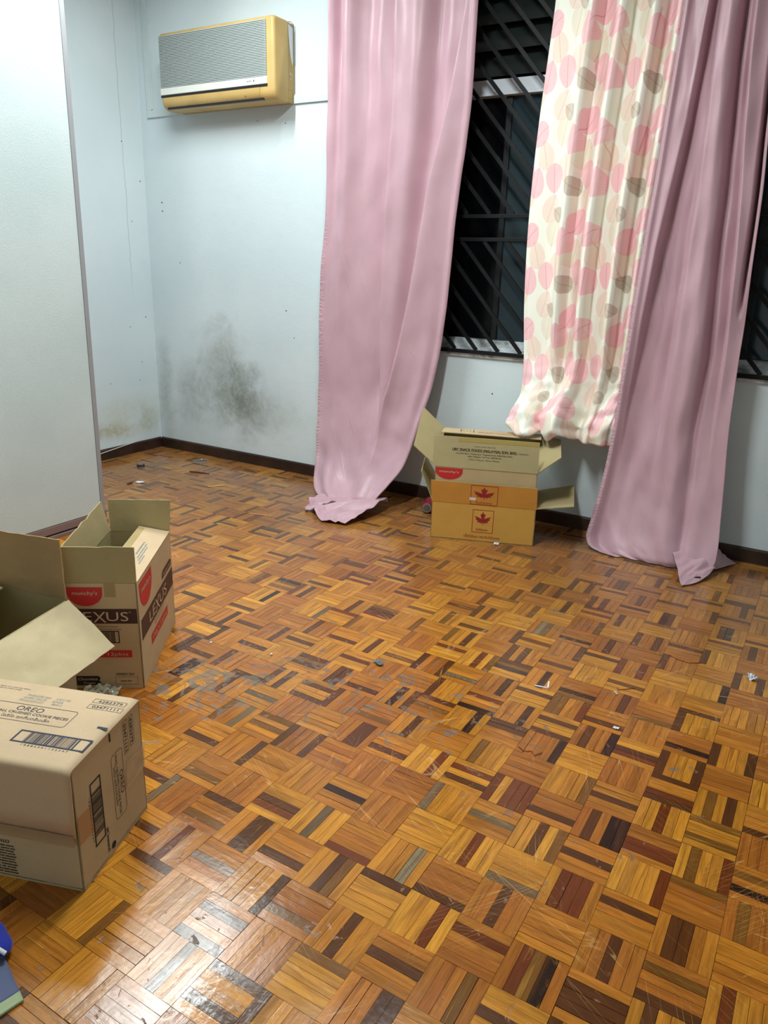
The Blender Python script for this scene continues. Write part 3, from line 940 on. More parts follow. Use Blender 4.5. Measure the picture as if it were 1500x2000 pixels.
def foldsL(u, z, v):
    f = np.zeros_like(u)
    lo = min(max((z - 0.10) / 0.5, 0), 1)
    f += step(u, ip(z, [(2.6, .46), (1.55, .475), (.8, .53), (.45, .60)]), 0.010, 0.10, 0.022 * min(max((z - 0.35) / 0.3, 0), 1))
    f += step(u, ip(z, [(2.6, .93), (2.06, .845), (1.8, .80), (1.45, .76), (1.0, .70), (.5, .645)]), 0.008, 0.16, 0.030 * min(max((z - 0.2) / 0.4, 0), 1))
    f += hump(u, 0.07, 0.035, -0.035 * min(max((z - 1.3) / 1.0, 0), 1))
    f += hump(u, 0.16, 0.05, 0.022 * (0.35 + 0.65 * min(max((z - 1.0) / 1.4, 0), 1)))
    f += hump(u, 0.30, 0.07, -0.020 * min(max((z - 0.9) / 1.2, 0), 1))
    f += hump(u, 0.36 - 0.04 * (2.5 - z), 0.05, 0.012 * min(max((z - 1.4) / 1.0, 0), 1))
    f += hump(u, 0.62, 0.07, 0.020 * lo)
    f += hump(u, 0.74 - 0.03 * (2.5 - z), 0.05, -0.024 * min(max((z - 0.8) / 1.0, 0), 1))
    f += hump(u, 0.985, 0.02, 0.010)
    f += hump(u, 0.90, 0.05, 0.016 * min(max((1.3 - z) / 0.6, 0), 1) * lo)
    f += nz(u, z, 3.2, 1.3, 5.0, 0.010)
    f += nz(u, z, 9, 5, 8.0, 0.005)
    low = 1 - lo
    f += low * (nz(u, z * .6 + v * 1.5, 4.5, 1.6, 2.0, 0.022) + nz(u + z * 1.2, z, 6, 7, 4.0, 0.007))
    return f


cur = curtain('fabric', rowsL, foldsL, 190, 330, PINK, cl, 1.15, amp=1.5)

# right pink curtain
cr = empty('curtain', (3.55, -0.15, 0), 'dusty pink satin curtain at the right, in front of the floral curtain', 'curtain')
rowsR = [(3.335, -.15, 2.79, 3.70, -.15, 2.79), (3.327, -.15, 2.354, 3.700, -.15, 2.305), (3.31, -.15, 1.889, 3.718, -.15, 1.865),
         (3.298, -.15, 1.629, 3.735, -.15, 1.62), (3.288, -.15, 1.375, 3.742, -.15, 1.384), (3.278, -.15, 1.109, 3.751, -.15, 1.114),
         (3.266, -.15, 0.827, 3.755, -.15, 0.875), (3.254, -.16, 0.558, 3.765, -.16, 0.623), (3.237, -.18, 0.329, 3.784, -.18, 0.398),
         (3.219, -.215, 0.151, 3.800, -.21, 0.217), (3.212, -.245, 0.07, 3.81, -.24, 0.129), (3.235, -.275, 0.026, 3.812, -.26, 0.080),
         (3.30, -.295, 0.010, 3.80, -.275, 0.03), (3.37, -.30, 0.004, 3.77, -.27, 0.006)]


def foldsR(u, z, v):
    f = np.zeros_like(u)
    lo = min(max((z - 0.06) / 0.4, 0), 1)
    ca = ip(z, [(2.4, .27), (1.9, .23), (1.42, .145), (1.1, .12), (.7, .10)])
    f += step(u, ca, 0.010, 0.11, -0.024 * min(max((z - 0.5) / 0.8, 0), 1))
    cb = ip(z, [(2.4, .36), (1.9, .41), (1.55, .41), (1.1, .42), (.7, .44)])
    f += step(u, cb, 0.022, 0.14, 0.016 * min(max((z - 0.25) / 0.7, 0), 1))
    cc = ip(z, [(2.4, .60), (2.0, .63), (1.42, .67), (.95, .72), (.6, .70), (.2, .72)])
    f += hump(u, cc + 0.012, 0.032, -0.034 * min(max((z - 0.1) / 1.0, 0.25), 1))
    f += hump(u, cc - 0.10, 0.07, 0.014)
    cdn = ip(z, [(2.4, .72), (1.8, .78), (1.38, .84), (.95, .87)])
    f += step(u, cdn, 0.009, 0.09, 0.020 * min(max((z - 0.5) / 0.7, 0), 1))
    f += hump(u, 0.945, 0.016, -0.085 * min(max((z - 1.12) / 0.35, 0), 1) * min(max((2.5 - z) / 0.6, 0), 1))
    f += hump(u, 0.04, 0.03, 0.012)
    f += hump(u, 0.22, 0.08, -0.012 * lo)
    f += nz(u, z, 3.0, 1.4, 15.0, 0.010)
    f += nz(u, z, 9, 5, 18.0, 0.005)
    low = 1 - lo
    f += low * (nz(u, z * .8, 5.5, 1.6, 12.0, 0.024) + nz(u + z * 1.2, z, 6, 6, 14.0, 0.007))
    return f


cur2 = curtain('fabric', rowsR, foldsR, 170, 300, PINK, cr, 1.05, amp=1.7)


def heap(name, quad_rows, root, amp, seed, nu=40, nv=30):
    def fd(u, z, v):
        q = nz(u * .55 + v * .8, v * 1.5, 5.0, 1.0, seed, 1.0)
        return amp * (1 - np.abs(q) * 2.2) * (0.35 + 0.65 * math.sin(math.pi * min(v + .1, 1))) + nz(u, v * 4, 8, 1.2, seed + 3, amp * 0.15)
    return curtain(name, quad_rows, fd, nu, nv, PINK, root, 0.2)


# crumpled ends of the left curtain
heap('folded_hem', [(1.72, -.36, 0.006, 2.10, -.30, 0.030), (1.705, -.43, 0.018, 2.12, -.35, 0.050), (1.715, -.505, 0.026, 2.125, -.42, 0.050), (1.775, -.585, 0.018, 2.11, -.53, 0.030), (1.87, -.66, 0.012, 2.09, -.61, 0.018), (1.93, -.705, 0.006, 2.065, -.68, 0.008)], cl, 0.042, 61.0, 70, 50)
heap('folded_hem', [(1.80, -.46, 0.03, 1.86, -.41, 0.035), (1.755, -.50, 0.035, 1.85, -.52, 0.035), (1.735, -.545, 0.022, 1.80, -.60, 0.020), (1.72, -.57, 0.010, 1.765, -.62, 0.010)], cl, 0.020, 71.0)
# crumpled ends of the right curtain lying on the boards
heap('folded_hem', [(3.60, -.235, 0.07, 3.80, -.185, 0.085), (3.64, -.30, 0.060, 3.815, -.215, 0.060), (3.665, -.36, 0.040, 3.81, -.27, 0.030), (3.69, -.44, 0.020, 3.79, -.36, 0.012), (3.715, -.495, 0.005, 3.76, -.43, 0.005)], cr, 0.020, 31.0)
heap('folded_hem', [(3.72, -.22, 0.05, 3.79, -.03, 0.05), (3.76, -.23, 0.020, 3.81, -.03, 0.030), (3.80, -.215, 0.006, 3.84, -.04, 0.015), (3.85, -.12, 0.006, 3.885, -.055, 0.005)], cr, 0.010, 41.0)
b = MB(); b.hexa([(3.742, -.405, .012), (3.775, -.385, .012), (3.772, -.378, .012), (3.739, -.398, .012), (3.742, -.405, .022), (3.775, -.385, .024), (3.772, -.378, .024), (3.739, -.398, .022)]); b.build('hook', mat('black hook', (24, 18, 20), 0.5), cr)


# floral curtain ------------------------------------------------------------
def leaf_group():
    g = bpy.data.node_groups.new('leaf', 'ShaderNodeTree')
    for n_, t in (('UV', 'NodeSocketVector'), ('Centre', 'NodeSocketVector'), ('Angle', 'NodeSocketFloat'), ('Size', 'NodeSocketFloat')):
        g.interface.new_socket(n_, in_out='INPUT', socket_type=t)
    for n_ in ('Mask', 'Vein', 'Stem'):
        g.interface.new_socket(n_, in_out='OUTPUT', socket_type='NodeSocketFloat')
    class D: pass
    d = D(); d.node_tree = g
    N = NT.__new__(NT); N.t = g; N.bsdf = None
    gi = N.n('NodeGroupInput'); go = N.n('NodeGroupOutput')
    v = N.vmath('SUBTRACT', gi.outputs['UV'], gi.outputs['Centre'])
    v = N.vmath('FRACTION', N.vmath('ADD', v, (0.5, 0.5, 0)))
    v = N.vmath('MULTIPLY', N.vmath('SUBTRACT', v, (0.5, 0.5, 0)), (TW, TH, 0))
    rt = N.n('ShaderNodeVectorRotate', rotation_type='Z_AXIS'); N.link(v, rt.inputs['Vector']); N.link(gi.outputs['Angle'], rt.inputs['Angle'])
    dv = N.n('ShaderNodeVectorMath', operation='DIVIDE'); N.link(rt.outputs[0], dv.inputs[0])
    cx = N.n('ShaderNodeCombineXYZ'); N.link(gi.outputs['Size'], cx.inputs[0]); N.link(gi.outputs['Size'], cx.inputs[1]); cx.inputs[2].default_value = 1
    N.link(cx.outputs[0], dv.inputs[1])
    sp = N.n('ShaderNodeSeparateXYZ'); N.link(dv.outputs[0], sp.inputs[0])
    x, y = sp.outputs[0], sp.outputs[1]
    ax = N.math('ABSOLUTE', x)
    t = N.math('MAXIMUM', N.math('SUBTRACT', 1.0, N.math('MULTIPLY', y, y)), 0.0)
    w = N.math('MULTIPLY', N.math('MULTIPLY', N.math('POWER', t, 0.6), 0.84), N.math('SUBTRACT', 1.0, N.math('MULTIPLY', y, 0.20)))
    m = N.ramp(N.math('SUBTRACT', w, ax), 0.0, 0.05)
    N.link(m, go.inputs['Mask'])
    vn = N.math('SINE', N.math('MULTIPLY', N.math('SUBTRACT', y, N.math('MULTIPLY', ax, 0.9)), 34.0))
    vn = N.ramp(vn, 0.35, 1.0, 0.0, 0.32)
    mid_ = N.math('MULTIPLY', N.ramp(ax, 0.012, 0.04, 1.0, 0.0), 0.9)
    N.link(N.math('MAXIMUM', vn, mid_), go.inputs['Vein'])
    stm = N.math('MULTIPLY', N.ramp(ax, 0.014, 0.034, 1.0, 0.0), N.math('MULTIPLY', N.ramp(y, 1.40, 1.36, 0.0, 1.0), N.ramp(y, -0.8, -0.7)))
    N.link(stm, go.inputs['Stem'])
    return g


TW, TH = 0.40, 0.43
LG = leaf_group()
m = mat('cream curtain printed with leaves', (230, 228, 206), 0.62, spec=0.3)
N = NT(m)
uv = N.n('ShaderNodeUVMap', uv_map='fabric').outputs['UV']
uvt = N.vmath('DIVIDE', uv, (TW, TH, 1))
col = N.mix(0.0, s2l((248, 248, 236)), s2l((248, 248, 236)))
R_ = math.radians
LEAVES = [  # u, v, angle (stem direction), size, colour, alpha
    (0.20, 0.72, -20, 0.056, (246, 208, 190), .60), (0.58, 0.60, 160, 0.060, (246, 214, 196), .60), (0.94, 0.30, 200, 0.056, (246, 210, 192), .60),
    (0.38, 0.20, 20, 0.056, (246, 206, 190), .55), (0.80, 0.74, 10, 0.058, (236, 224, 200), .65), (0.46, 0.95, 190, 0.054, (234, 222, 198), .60),
    (0.70, 0.42, -65, 0.043, (188, 172, 152), .80), (0.52, 0.14, -60, 0.036, (192, 176, 156), .75),
    (0.06, 0.92, -125, 0.056, (253, 184, 197), .78), (0.09, 0.45, 8, 0.057, (253, 184, 197), .78), (0.38, 0.50, 172, 0.056, (253, 184, 197), .75),
    (0.66, 0.86, 5, 0.054, (253, 184, 197), .78), (0.90, 0.54, 185, 0.053, (253, 184, 197), .75),
    (0.84, 0.06, -140, 0.056, (253, 184, 197), .78)]
for lu, lv, an, sz, c, al in LEAVES:
    g = N.n('ShaderNodeGroup'); g.node_tree = LG
    N.link(uvt, g.inputs['UV'])
    g.inputs['Centre'].default_value = (lu, lv, 0); g.inputs['Angle'].default_value = R_(an); g.inputs['Size'].default_value = sz * 1.16
    cc = N.mix(g.outputs['Vein'], s2l(c), s2l((c[0] * 0.97, c[1] * 0.84, c[2] * 0.88)))
    col = N.mix(N.math('MULTIPLY', g.outputs['Mask'], N.math('ADD', al * 0.86, N.math('MULTIPLY', g.outputs['Vein'], 0.2))), col, cc)
    col = N.mix(N.math('MULTIPLY', g.outputs['Stem'], al * 0.5), col, s2l(tuple(v * 0.8 for v in c)))
N.link(col, N.bsdf.inputs['Base Color'])
N.bump(N.math('ADD', N.noise(uv, 9.0, 3), N.math('MULTIPLY', N.noise(N.vmath('MULTIPLY', uv, (300, 300, 1)), 1.0, 1), 0.02)), 0.4, 0.006)
tr = N.bsdf
FLORAL = m
cf = empty('curtain', (3.0, -0.05, 0), 'cream curtain printed with pink and taupe leaves, hanging between the two pink ones', 'curtain')
rowsF = [(2.75, -.05, 2.785, 3.34, -.05, 2.785), (2.737, -.05, 2.453, 3.360, -.05, 2.38), (2.707, -.05, 1.938, 3.350, -.05, 1.904), (2.698, -.05, 1.486, 3.340, -.05, 1.487),
         (2.709, -.05, 1.122, 3.335, -.05, 1.152), (2.738, -.06, 0.818, 3.325, -.055, 0.869), (2.746, -.085, 0.703, 3.315, -.06, 0.762),
         (2.725, -.165, 0.602, 3.30, -.10, 0.645), (2.728, -.205, 0.552, 3.285, -.12, 0.566), (2.765, -.205, 0.520, 3.275, -.12, 0.485)]


def foldsF(u, z, v):
    f = np.zeros_like(u)
    lo = min(max((z - 0.55) / 0.5, 0.15), 1)
    for c, w, a in ((0.315, .042, .030), (0.52, .040, .030), (0.74, .036, .028), (0.90, .03, .020)):
        cz = c - 0.05 * (2.4 - z) * (0.5 if c < .4 else 0.9) * 0.6
        f += hump(u, cz, w, a * lo)
        f += step(u, cz + 0.045, 0.006, 0.07, -0.026 * lo)
    f += hump(u, 0.0, 0.03, -0.008)
    f += hump(u, 0.12, 0.09, 0.006)
    f += nz(u, z, 3.0, 1.5, 55.0, 0.008)
    if z < 0.9:
        k = min((0.9 - z) / 0.3, 1)
        f += k * (hump(u, 0.15, 0.12, 0.035) + hump(u, 0.42, 0.10, 0.055) + hump(u, 0.285, 0.035, -0.035) + hump(u, 0.62, 0.05, -0.035) + nz(u, z * 2, 8, 10, 51.0, 0.016))
    return f


def hemF(P, u, vv):
    # hem dips between the bunched folds
    for i, v in enumerate(vv):
        if v > 0.80:
            k = ((v - 0.80) / 0.20) ** 1.5
            d = -0.02 * np.exp(-((u - 0.10) / 0.07) ** 2) + 0.022 * np.exp(-((u - 0.27) / 0.05) ** 2) - 0.015 * np.exp(-((u - 0.36) / 0.05) ** 2) + 0.030 * np.exp(-((u - 0.47) / 0.07) ** 2)
            P[i, :, 2] += k * d
    return P


curtain('fabric', rowsF, foldsF, 190, 240, FLORAL, cf, 0.86, hemF, amp=1.75)

# curtain rod above the frame
b = MB(); b.tube([(1.45, -0.11, 2.822), (5.1, -0.11, 2.822)], 0.011, 12)
rod = b.build('curtain_rod', mat('white rod', (215, 215, 212), 0.35), base=(3.2, -0.11, 2.80)); tag(rod, 'thin white curtain rod above the window carrying the curtains', 'curtain rod')
for x in (1.5, 3.27, 5.05):
    b = MB(); b.box((x - 0.01, -0.115, 2.834), (x + 0.01, WY - 0.0005, 2.846)); b.build('bracket', M['black_metal'], rod)

# ------------------------------------------------------------------ cartons
def card(name, base, k=1.0):
    m = mat(name, base, 0.78, spec=0.25)
    N = NT(m); P = N.pos()
    c = N.mix(N.ramp(N.noise(P, 9, 4), 0.3, 0.7), s2l(tuple(v * 0.965 for v in base)), s2l(base))
    c = N.mix(N.math('MULTIPLY', N.ramp(N.noise(P, 180, 2), 0.52, 0.75), 0.12), c, s2l(tuple(v * 0.72 for v in base)))
    N.link(c, N.bsdf.inputs['Base Color'])
    N.bump(N.math('ADD', N.math('MULTIPLY', N.noise(P, 16, 3), 1.0), N.math('MULTIPLY', N.noise(P, 260, 2), 0.05)), 0.28 * k, 0.006)
    return m


KO = card('kraft board outside', (201, 178, 140))
KI = card('kraft board inside', (176, 161, 118))
KOR = card('pinkish kraft board', (208, 182, 148))
ORG = card('orange kraft board', (212, 162, 78))
ORGF = card('orange kraft flap', (204, 142, 62))
INK = mat('black print', (34, 30, 32), 0.7)
INKB = mat('blue black print', (36, 44, 66), 0.7)
INKG = mat('faded grey print', (150, 160, 158), 0.8)
RED = mat('red print', (196, 40, 44), 0.6)
MAR = mat('maroon print', (150, 28, 36), 0.6)
BRN = mat('dark brown print', (66, 38, 34), 0.6)
PKT = mat('knocked out kraft print', (206, 184, 150), 0.7)
TAPE = mat('brown parcel tape', (186, 148, 88), 0.28, spec=0.5)
TAPEC = mat('clear tape', (205, 190, 165), 0.16, spec=0.7, alpha=0.5)
TH = 0.004


def frame(O, X, Y):
    return dict(O=V(O), X=V(X).normalized(), Y=V(Y).normalized())


def munchy(parent, Fm, x0, x1, ztop, zbot, name='logo_patch'):
    """red half-round badge with the word in it; x runs along Fm.X"""
    cx = (x0 + x1) / 2; rx = (x1 - x0) / 2; h = ztop - zbot
    poly = [(x0, ztop), (x0 + 0.001, ztop - 0.16 * h)]
    for k in range(1, 16):
        a = math.pi * k / 16
        poly.append((cx - rx * math.cos(a) * (1 if True else 0), ztop - 0.16 * h - 0.84 * h * math.sin(a) ** 0.85))
    poly += [(x1 - 0.001, ztop - 0.16 * h), (x1, ztop)]
    b = MB(); b.flat(poly[::-1] if False else poly, Fm['O'], Fm['X'], Fm['Y'], 0.0006)
    pt = b.build(name, RED, parent)
    b = MB(); b.text("munchy's", cx - rx * 0.70, ztop - 0.40 * h, rx * 1.40, h * 0.20, Fm['O'], Fm['X'], Fm['Y'], 0.0011, bold=0.004, shear=0.1)
    b.build('lettering', PKT, pt)


def barcode(b, x0, x1, z0, z1, Fm, off=0.0008, fr=0.004, pad=0.12, seed=3, mi=0):
    rr = random.Random(seed)
    b.ring(x0, z0, x1, z1, fr, Fm['O'], Fm['X'], Fm['Y'], off, mi)
    w = x1 - x0; x = x0 + w * pad; xe = x1 - w * pad
    while x < xe:
        t = rr.choice([1, 1, 2, 3]) * w * 0.0075
        b.flat([(x, z0 + fr), (x + t, z0 + fr), (x + t, z1 - fr), (x, z1 - fr)], Fm['O'], Fm['X'], Fm['Y'], off, mi)
        x += t + rr.choice([1, 1, 2]) * w * 0.009


def dashes(b, x0, x1, z, h, Fm, seed=1, mi=0):
    """a line of print too small to read: word-length marks"""
    rr = random.Random(seed); x = x0
    while x < x1:
        w = min(rr.uniform(2.5, 7) * h, x1 - x)
        # broken into letter-like ticks
        y = x
        while y < x + w:
            t = h * rr.uniform(0.32, 0.5)
            b.flat([(y, z), (y + t, z), (y + t, z + h * rr.uniform(0.65, 1)), (y, z + h)], Fm['O'], Fm['X'], Fm['Y'], 0.0007, mi)
            y += t + h * 0.22
        x += w + h * 0.8


# --- LEXUS carton (standing, open)
P0 = V((2.4236, -2.3549, 0)); er = V((-.5624, .8268, 0)); el = V((-.8268, -.5624, 0)); up = V((0, 0, 1))
Wd, Ln, Hh = 0.215, 0.470, 0.364
lx = empty('cardboard_box', P0 + el * Wd / 2 + er * Ln / 2, 'open kraft carton with dark brown lettered bands and red badge, standing beside the wardrobe', 'box')
def LP(t, s, z): return P0 + el * t + er * s + up * z
b = MB()
b.panel(LP(Wd, 0, 0.001), LP(0, 0, 0.001), LP(0, 0, Hh), LP(Wd, 0, Hh), TH, seed=1, warp=0)
b.panel(LP(0, 0, 0.001), LP(0, Ln, 0.001), LP(0, Ln, Hh), LP(0, 0, Hh), TH, seed=2, warp=0)
b.panel(LP(0, Ln, 0.001), LP(Wd, Ln, 0.001), LP(Wd, Ln, Hh), LP(0, Ln, Hh), TH, seed=3)
b.panel(LP(Wd, Ln, 0.001), LP(Wd, 0, 0.001), LP(Wd, 0, Hh), LP(Wd, Ln, Hh), TH, seed=4)
b.panel(LP(0.004, 0.004, 0.006), LP(Wd - .004, 0.004, 0.006), LP(Wd - .004, Ln - .004, 0.006), LP(0.004, Ln - .004, 0.006), 0.004, n=2, ia=1, seed=5)
body = b.build('body', [KO, KI], lx)
# print sits on the body's true (slightly warped) faces, so lift it by the warp
FR = frame(P0, -el, up)     # x grows to the right, starting at the right corner (negative)
RT = frame(P0, er, up)
fh = 0.118
b = MB(); b.panel(LP(Wd, 0, Hh + .001), LP(0, 0, Hh + .001), LP(-.002, -.002, Hh + fh), LP(Wd, -.002, Hh + fh), TH, seed=6, rag=.002); b.build('flap', [KI, KI], lx)
b = MB(); b.panel(LP(0, Ln, Hh + .001), LP(Wd - 0.006, Ln, Hh + .001), LP(Wd - 0.004, Ln + .004, Hh + fh + .002), LP(-.008, Ln + .004, Hh + fh), TH, seed=7, rag=.002); b.build('flap', [KO, KI], lx)
b = MB(); b.panel(LP(Wd, Ln, Hh + .001), LP(Wd, 0, Hh + .001), LP(Wd + .004, 0.002, Hh + .112), LP(Wd + .022, Ln - .002, Hh + .112), TH, seed=8, rag=.005, n=10); b.build('flap', [KO, KI], lx)
b = MB(); b.panel(LP(-.001, 0.010, Hh + .002), LP(-.001, Ln - .006, Hh + .002), LP(.104, Ln - .012, Hh + .024), LP(.108, 0.012, Hh + .024), TH, seed=9, warp=0); fl_in = b.build('flap', [KOR, KI], lx)
fl_in['label'] = 'flap folded inwards, pale outer face up'
ff = frame(LP(-.001, 0.010, Hh + .002), er, (LP(.106, 0.012, Hh + .024) - LP(-.001, 0.010, Hh + .002)))
b = MB()
for k, (x0, x1, y) in enumerate(((.20, .31, .052), (.17, .30, .042), (.15, .27, .034), (.13, .20, .026))):
    dashes(b, x0, x1, y, .0045 if k else .006, dict(O=ff['O'], X=ff['X'], Y=ff['Y']), seed=k + 20)
b.build('lettering', INKG, fl_in)
b = MB(); fo_ = lambda x, y: ff['O'] + ff['X'] * x + ff['Y'] * y + ff['X'].cross(ff['Y']) * .0008
b.panel(fo_(.01, .085), fo_(Ln - .03, .085), fo_(Ln - .03, .1065), fo_(.01, .1085), .0006, n=1, ia=0, ib=0, warp=0); b.build('tape', mat('pale tape', (198, 176, 124), .3, alpha=.7), fl_in)
b = MB()
b.panel(LP(.098, -.0008, Hh - .045), LP(.064, -.0042+.0034, Hh - .045), LP(.064, -.0042+.0034, Hh - .001), LP(.098, -.0008, Hh - .001), .0005, n=3, warp=0, ia=0, ib=0); b.build('tape', mat('worn clear tape', (190, 165, 118), .3, alpha=.45), lx)
munchy(lx, FR, -.211, -.103, .351, .288)
b = MB(); b.flat([(-.214, .229), (-.005, .229), (-.005, .279), (-.214, .279)], FR['O'], FR['X'], FR['Y'], .0006); bd = b.build('brand_band', BRN, lx)
b = MB()
b.text('LE', -.200, .238, .058, .032, FR['O'], FR['X'], FR['Y'], .0012, bold=-.004)
b.text('X', -.139, .233, .040, .038, FR['O'], FR['X'], FR['Y'], .0012, bold=-.002)
b.text('US', -.098, .238, .066, .032, FR['O'], FR['X'], FR['Y'], .0012, bold=-.004)
b.text('™', -.030, .262, .006, .008, FR['O'], FR['X'], FR['Y'], .0012)
b.build('lettering', PKT, bd)
b = MB()
b.text('Chocolate Flavoured Coated', -.168, .2165, .101, .0052, FR['O'], FR['X'], FR['Y'])
b.text('Biscuits with Flavoured Cream', -.172, .2075, .116, .0052, FR['O'], FR['X'], FR['Y'])
barcode(b, -.172, -.064, .162, .204, FR, seed=5, fr=.003)
b.text('000001561', -.085, .0485, .056, .0085, FR['O'], FR['X'], FR['Y'], bold=.004)
b.ring(-.088, .015, -.018, .043, .0008, FR['O'], FR['X'], FR['Y'], .0007)
dashes(b, -.072, -.040, .026, .004, FR, seed=9)
b.flat([(-.209, .012), (-.140, .014), (-.134, .022), (-.139, .030), (-.134, .038), (-.140, .046), (-.209, .046)], FR['O'], FR['X'], FR['Y'], .0006)
b.build('print', INK, lx)
b = MB()
b.text('Chocolate', -.204, .031, .060, .0095, FR['O'], FR['X'], FR['Y'], .0013, shear=.2)
b.text('Cream', -.188, .017, .036, .0090, FR['O'], FR['X'], FR['Y'], .0013, shear=.2)
b.build('lettering', PKT, lx)
b = MB(); b.flat([(-.200, .112), (-.030, .112), (-.030, .137), (-.200, .137)], FR['O'], FR['X'], FR['Y'], .0006); rb = b.build('red_band', RED, lx)
b = MB(); b.text('190g x 12pkts', -.180, .1185, .138, .0115, FR['O'], FR['X'], FR['Y'], .0011); b.build('lettering', PKT, rb)
# right side print
munchy(lx, RT, .022, .180, .350, .252)
b = MB(); b.flat([(.020, .160), (.468, .160), (.468, .228), (.020, .228)], RT['O'], RT['X'], RT['Y'], .0006); bd = b.build('brand_band', BRN, lx)
b = MB()
b.text('LE', .118, .174, .080, .040, RT['O'], RT['X'], RT['Y'], .0012, bold=-.004)
b.text('X', .200, .168, .056, .050, RT['O'], RT['X'], RT['Y'], .0012, bold=-.002)
b.text('US', .262, .174, .100, .040, RT['O'], RT['X'], RT['Y'], .0012, bold=-.004)
b.build('lettering', PKT, bd)
b = MB()
b.text('Chocolate Flavoured Coated', .170, .150, .15, .006, RT['O'], RT['X'], RT['Y'])
b.text('Biscuits with Cream', .18, .138, .13, .006, RT['O'], RT['X'], RT['Y'])
b.flat([(.312, .242), (.455, .242), (.455, .262), (.44, .270), (.33, .270), (.312, .262)], RT['O'], RT['X'], RT['Y'], .0006)
b.build('print', BRN, lx)
b = MB(); b.text('Chocolate Cream', .322, .250, .122, .010, RT['O'], RT['X'], RT['Y'], .0012, shear=.2); b.build('lettering', PKT, lx)
b = MB(); b.flat([(.125, .090), (.362, .090), (.362, .124), (.125, .124)], RT['O'], RT['X'], RT['Y'], .0006); rb = b.build('red_band', RED, lx)
b = MB(); b.text('190g x 12pkts', .145, .100, .195, .014, RT['O'], RT['X'], RT['Y'], .0011); b.build('lettering', PKT, rb)

# --- OREO carton (near left, closed lid)
Q0 = V((2.9476, -2.9955, 0)); qr = V((-.3327, .943, 0)); ql = V((-.943, -.3327, 0))
Lw, Dw, Hq = 0.42, 0.274, 0.306
ox = empty('cardboard_box', Q0 + ql * Lw / 2 + qr * Dw / 2, 'closed kraft carton with blue-black barcode on its lid, nearest the camera', 'box')
def OP(a, s, z): return Q0 + ql * a + qr * s + up * z
b = MB()
n_ = 10
b.panel(OP(Lw, 0, .001), OP(0, 0, .001), OP(0, 0, Hq), OP(Lw, 0, Hq), TH, seed=11, n=n_, warp=0)
b.panel(OP(0, 0, .001), OP(0, Dw, .001), OP(0, Dw, Hq), OP(0, 0, Hq), TH, seed=12, n=n_, warp=0)
b.panel(OP(0, Dw, .001), OP(Lw, Dw, .001), OP(Lw, Dw, Hq), OP(0, Dw, Hq), TH, seed=13, n=n_)
b.panel(OP(Lw, Dw, .001), OP(Lw, 0, .001), OP(Lw, 0, Hq), OP(Lw, Dw, Hq), TH, seed=14)
b.panel(OP(0, 0, .006), OP(Lw, 0, .006), OP(Lw, Dw, .006), OP(0, Dw, .006), .004, n=2, ia=1)
b.build('body', [KO, KI], ox)
# lid: rounded over the front edge, with an apron taped down the front
b = MB()
prof = [(Dw + .001, Hq + .003), (Dw - .004, Hq + .0068), (Dw * .5, Hq + .0068), (.03, Hq + .0068), (.011, Hq + .0068), (.007, Hq + .0067), (.002, Hq + .0058), (-.003, Hq + .0032), (-.0056, Hq - .001), (-.0062, Hq - .006), (-.0063, Hq - .011), (-.0066, Hq - .03), (-.0075, .25), (-.009, .20), (-.010, .152)]
G_ = []
for i, (s_, z_) in enumerate(prof):
    row = []
    for j in range(22):
        a_ = -0.002 + (Lw + .002) * j / 21
        rnd = 0.004 * math.exp(-(a_ / 0.008) ** 2)
        p = OP(a_, s_, z_)
        wv = 0.0016 * noise.noise(p * 20) if z_ < .29 else 0.0
        zz = z_ - (rnd if z_ > .303 else 0) + (0.004 * noise.noise(V((a_ * 22, 7, 0))) if i == len(prof) - 1 else 0)
        row.append(OP(a_, s_ - wv, zz))
    G_.append(row)
b.grid(G_, 0, True)
lid = b.build('lid', KOR, ox)
sm_ = lid.modifiers.new('thickness', 'SOLIDIFY'); sm_.thickness = .0035; sm_.offset = 0
b = MB(); b.panel(OP(Lw, -.0128, .128), OP(.002, -.0128, .128), OP(.002, -.0138, .158), OP(Lw, -.0138, .158), .0005, n=12, ia=0, ib=0, warp=.0006); b.build('tape', mat('matt brown tape', (190, 164, 122), 0.45, alpha=.5), ox)
TP = frame(OP(0, 0, Hq + .00835), -ql, qr)
b = MB()
T_ = lambda s, x, y, w, h, **k: b.text(s, x, y, w, h, TP['O'], TP['X'], TP['Y'], **k)
T_('OREO', -.246, .163, .068, .017, shear=.0, bold=-.002)
T_('SMALL CRUSHED COOKIE PIECES', -.296, .150, .190, .0090, bold=.002)
T_('โอรีโอ คุกกี้บดชิ้นเล็ก', -.262, .1335, .120, .0090)
b.ring(-.305, .124, -.098, .187, .0012, TP['O'], TP['X'], TP['Y'], .0007, rad=.008)
T_('4282379', -.082, .2345, .062, .0085)
T_('03471111', -.084, .2115, .066, .0090, bold=.004)
b.ring(-.094, .231, -.012, .247, .0009, TP['O'], TP['X'], TP['Y'], .0007)
b.ring(-.094, .207, -.008, .224, .0009, TP['O'], TP['X'], TP['Y'], .0007)
T_('Store in a cool dry place', -.345, .243, .080, .0045)
T_('Keep out of direct sunlight', -.345, .236, .062, .0040)
b.build('print', INKB, lid)
b = MB()
barcode(b, -.181, -.007, .056, .098, TP, seed=8, fr=.0042, pad=.16)
T_('1 8 8 8 5 0 0 1 1 3 2 3 4 7', -.148, .0475, .110, .0055)
b.flat([(-.027, .148), (-.027, .141), (-.002, .138), (-.002, .147)], TP['O'], TP['X'], TP['Y'], .0008)
b.build('barcode', INKB, lid)
b = MB()
T_('PRODUCED 2024', -.255, .2195, .060, .0075); T_('NOV 04', -.180, .2195, .036, .0075)
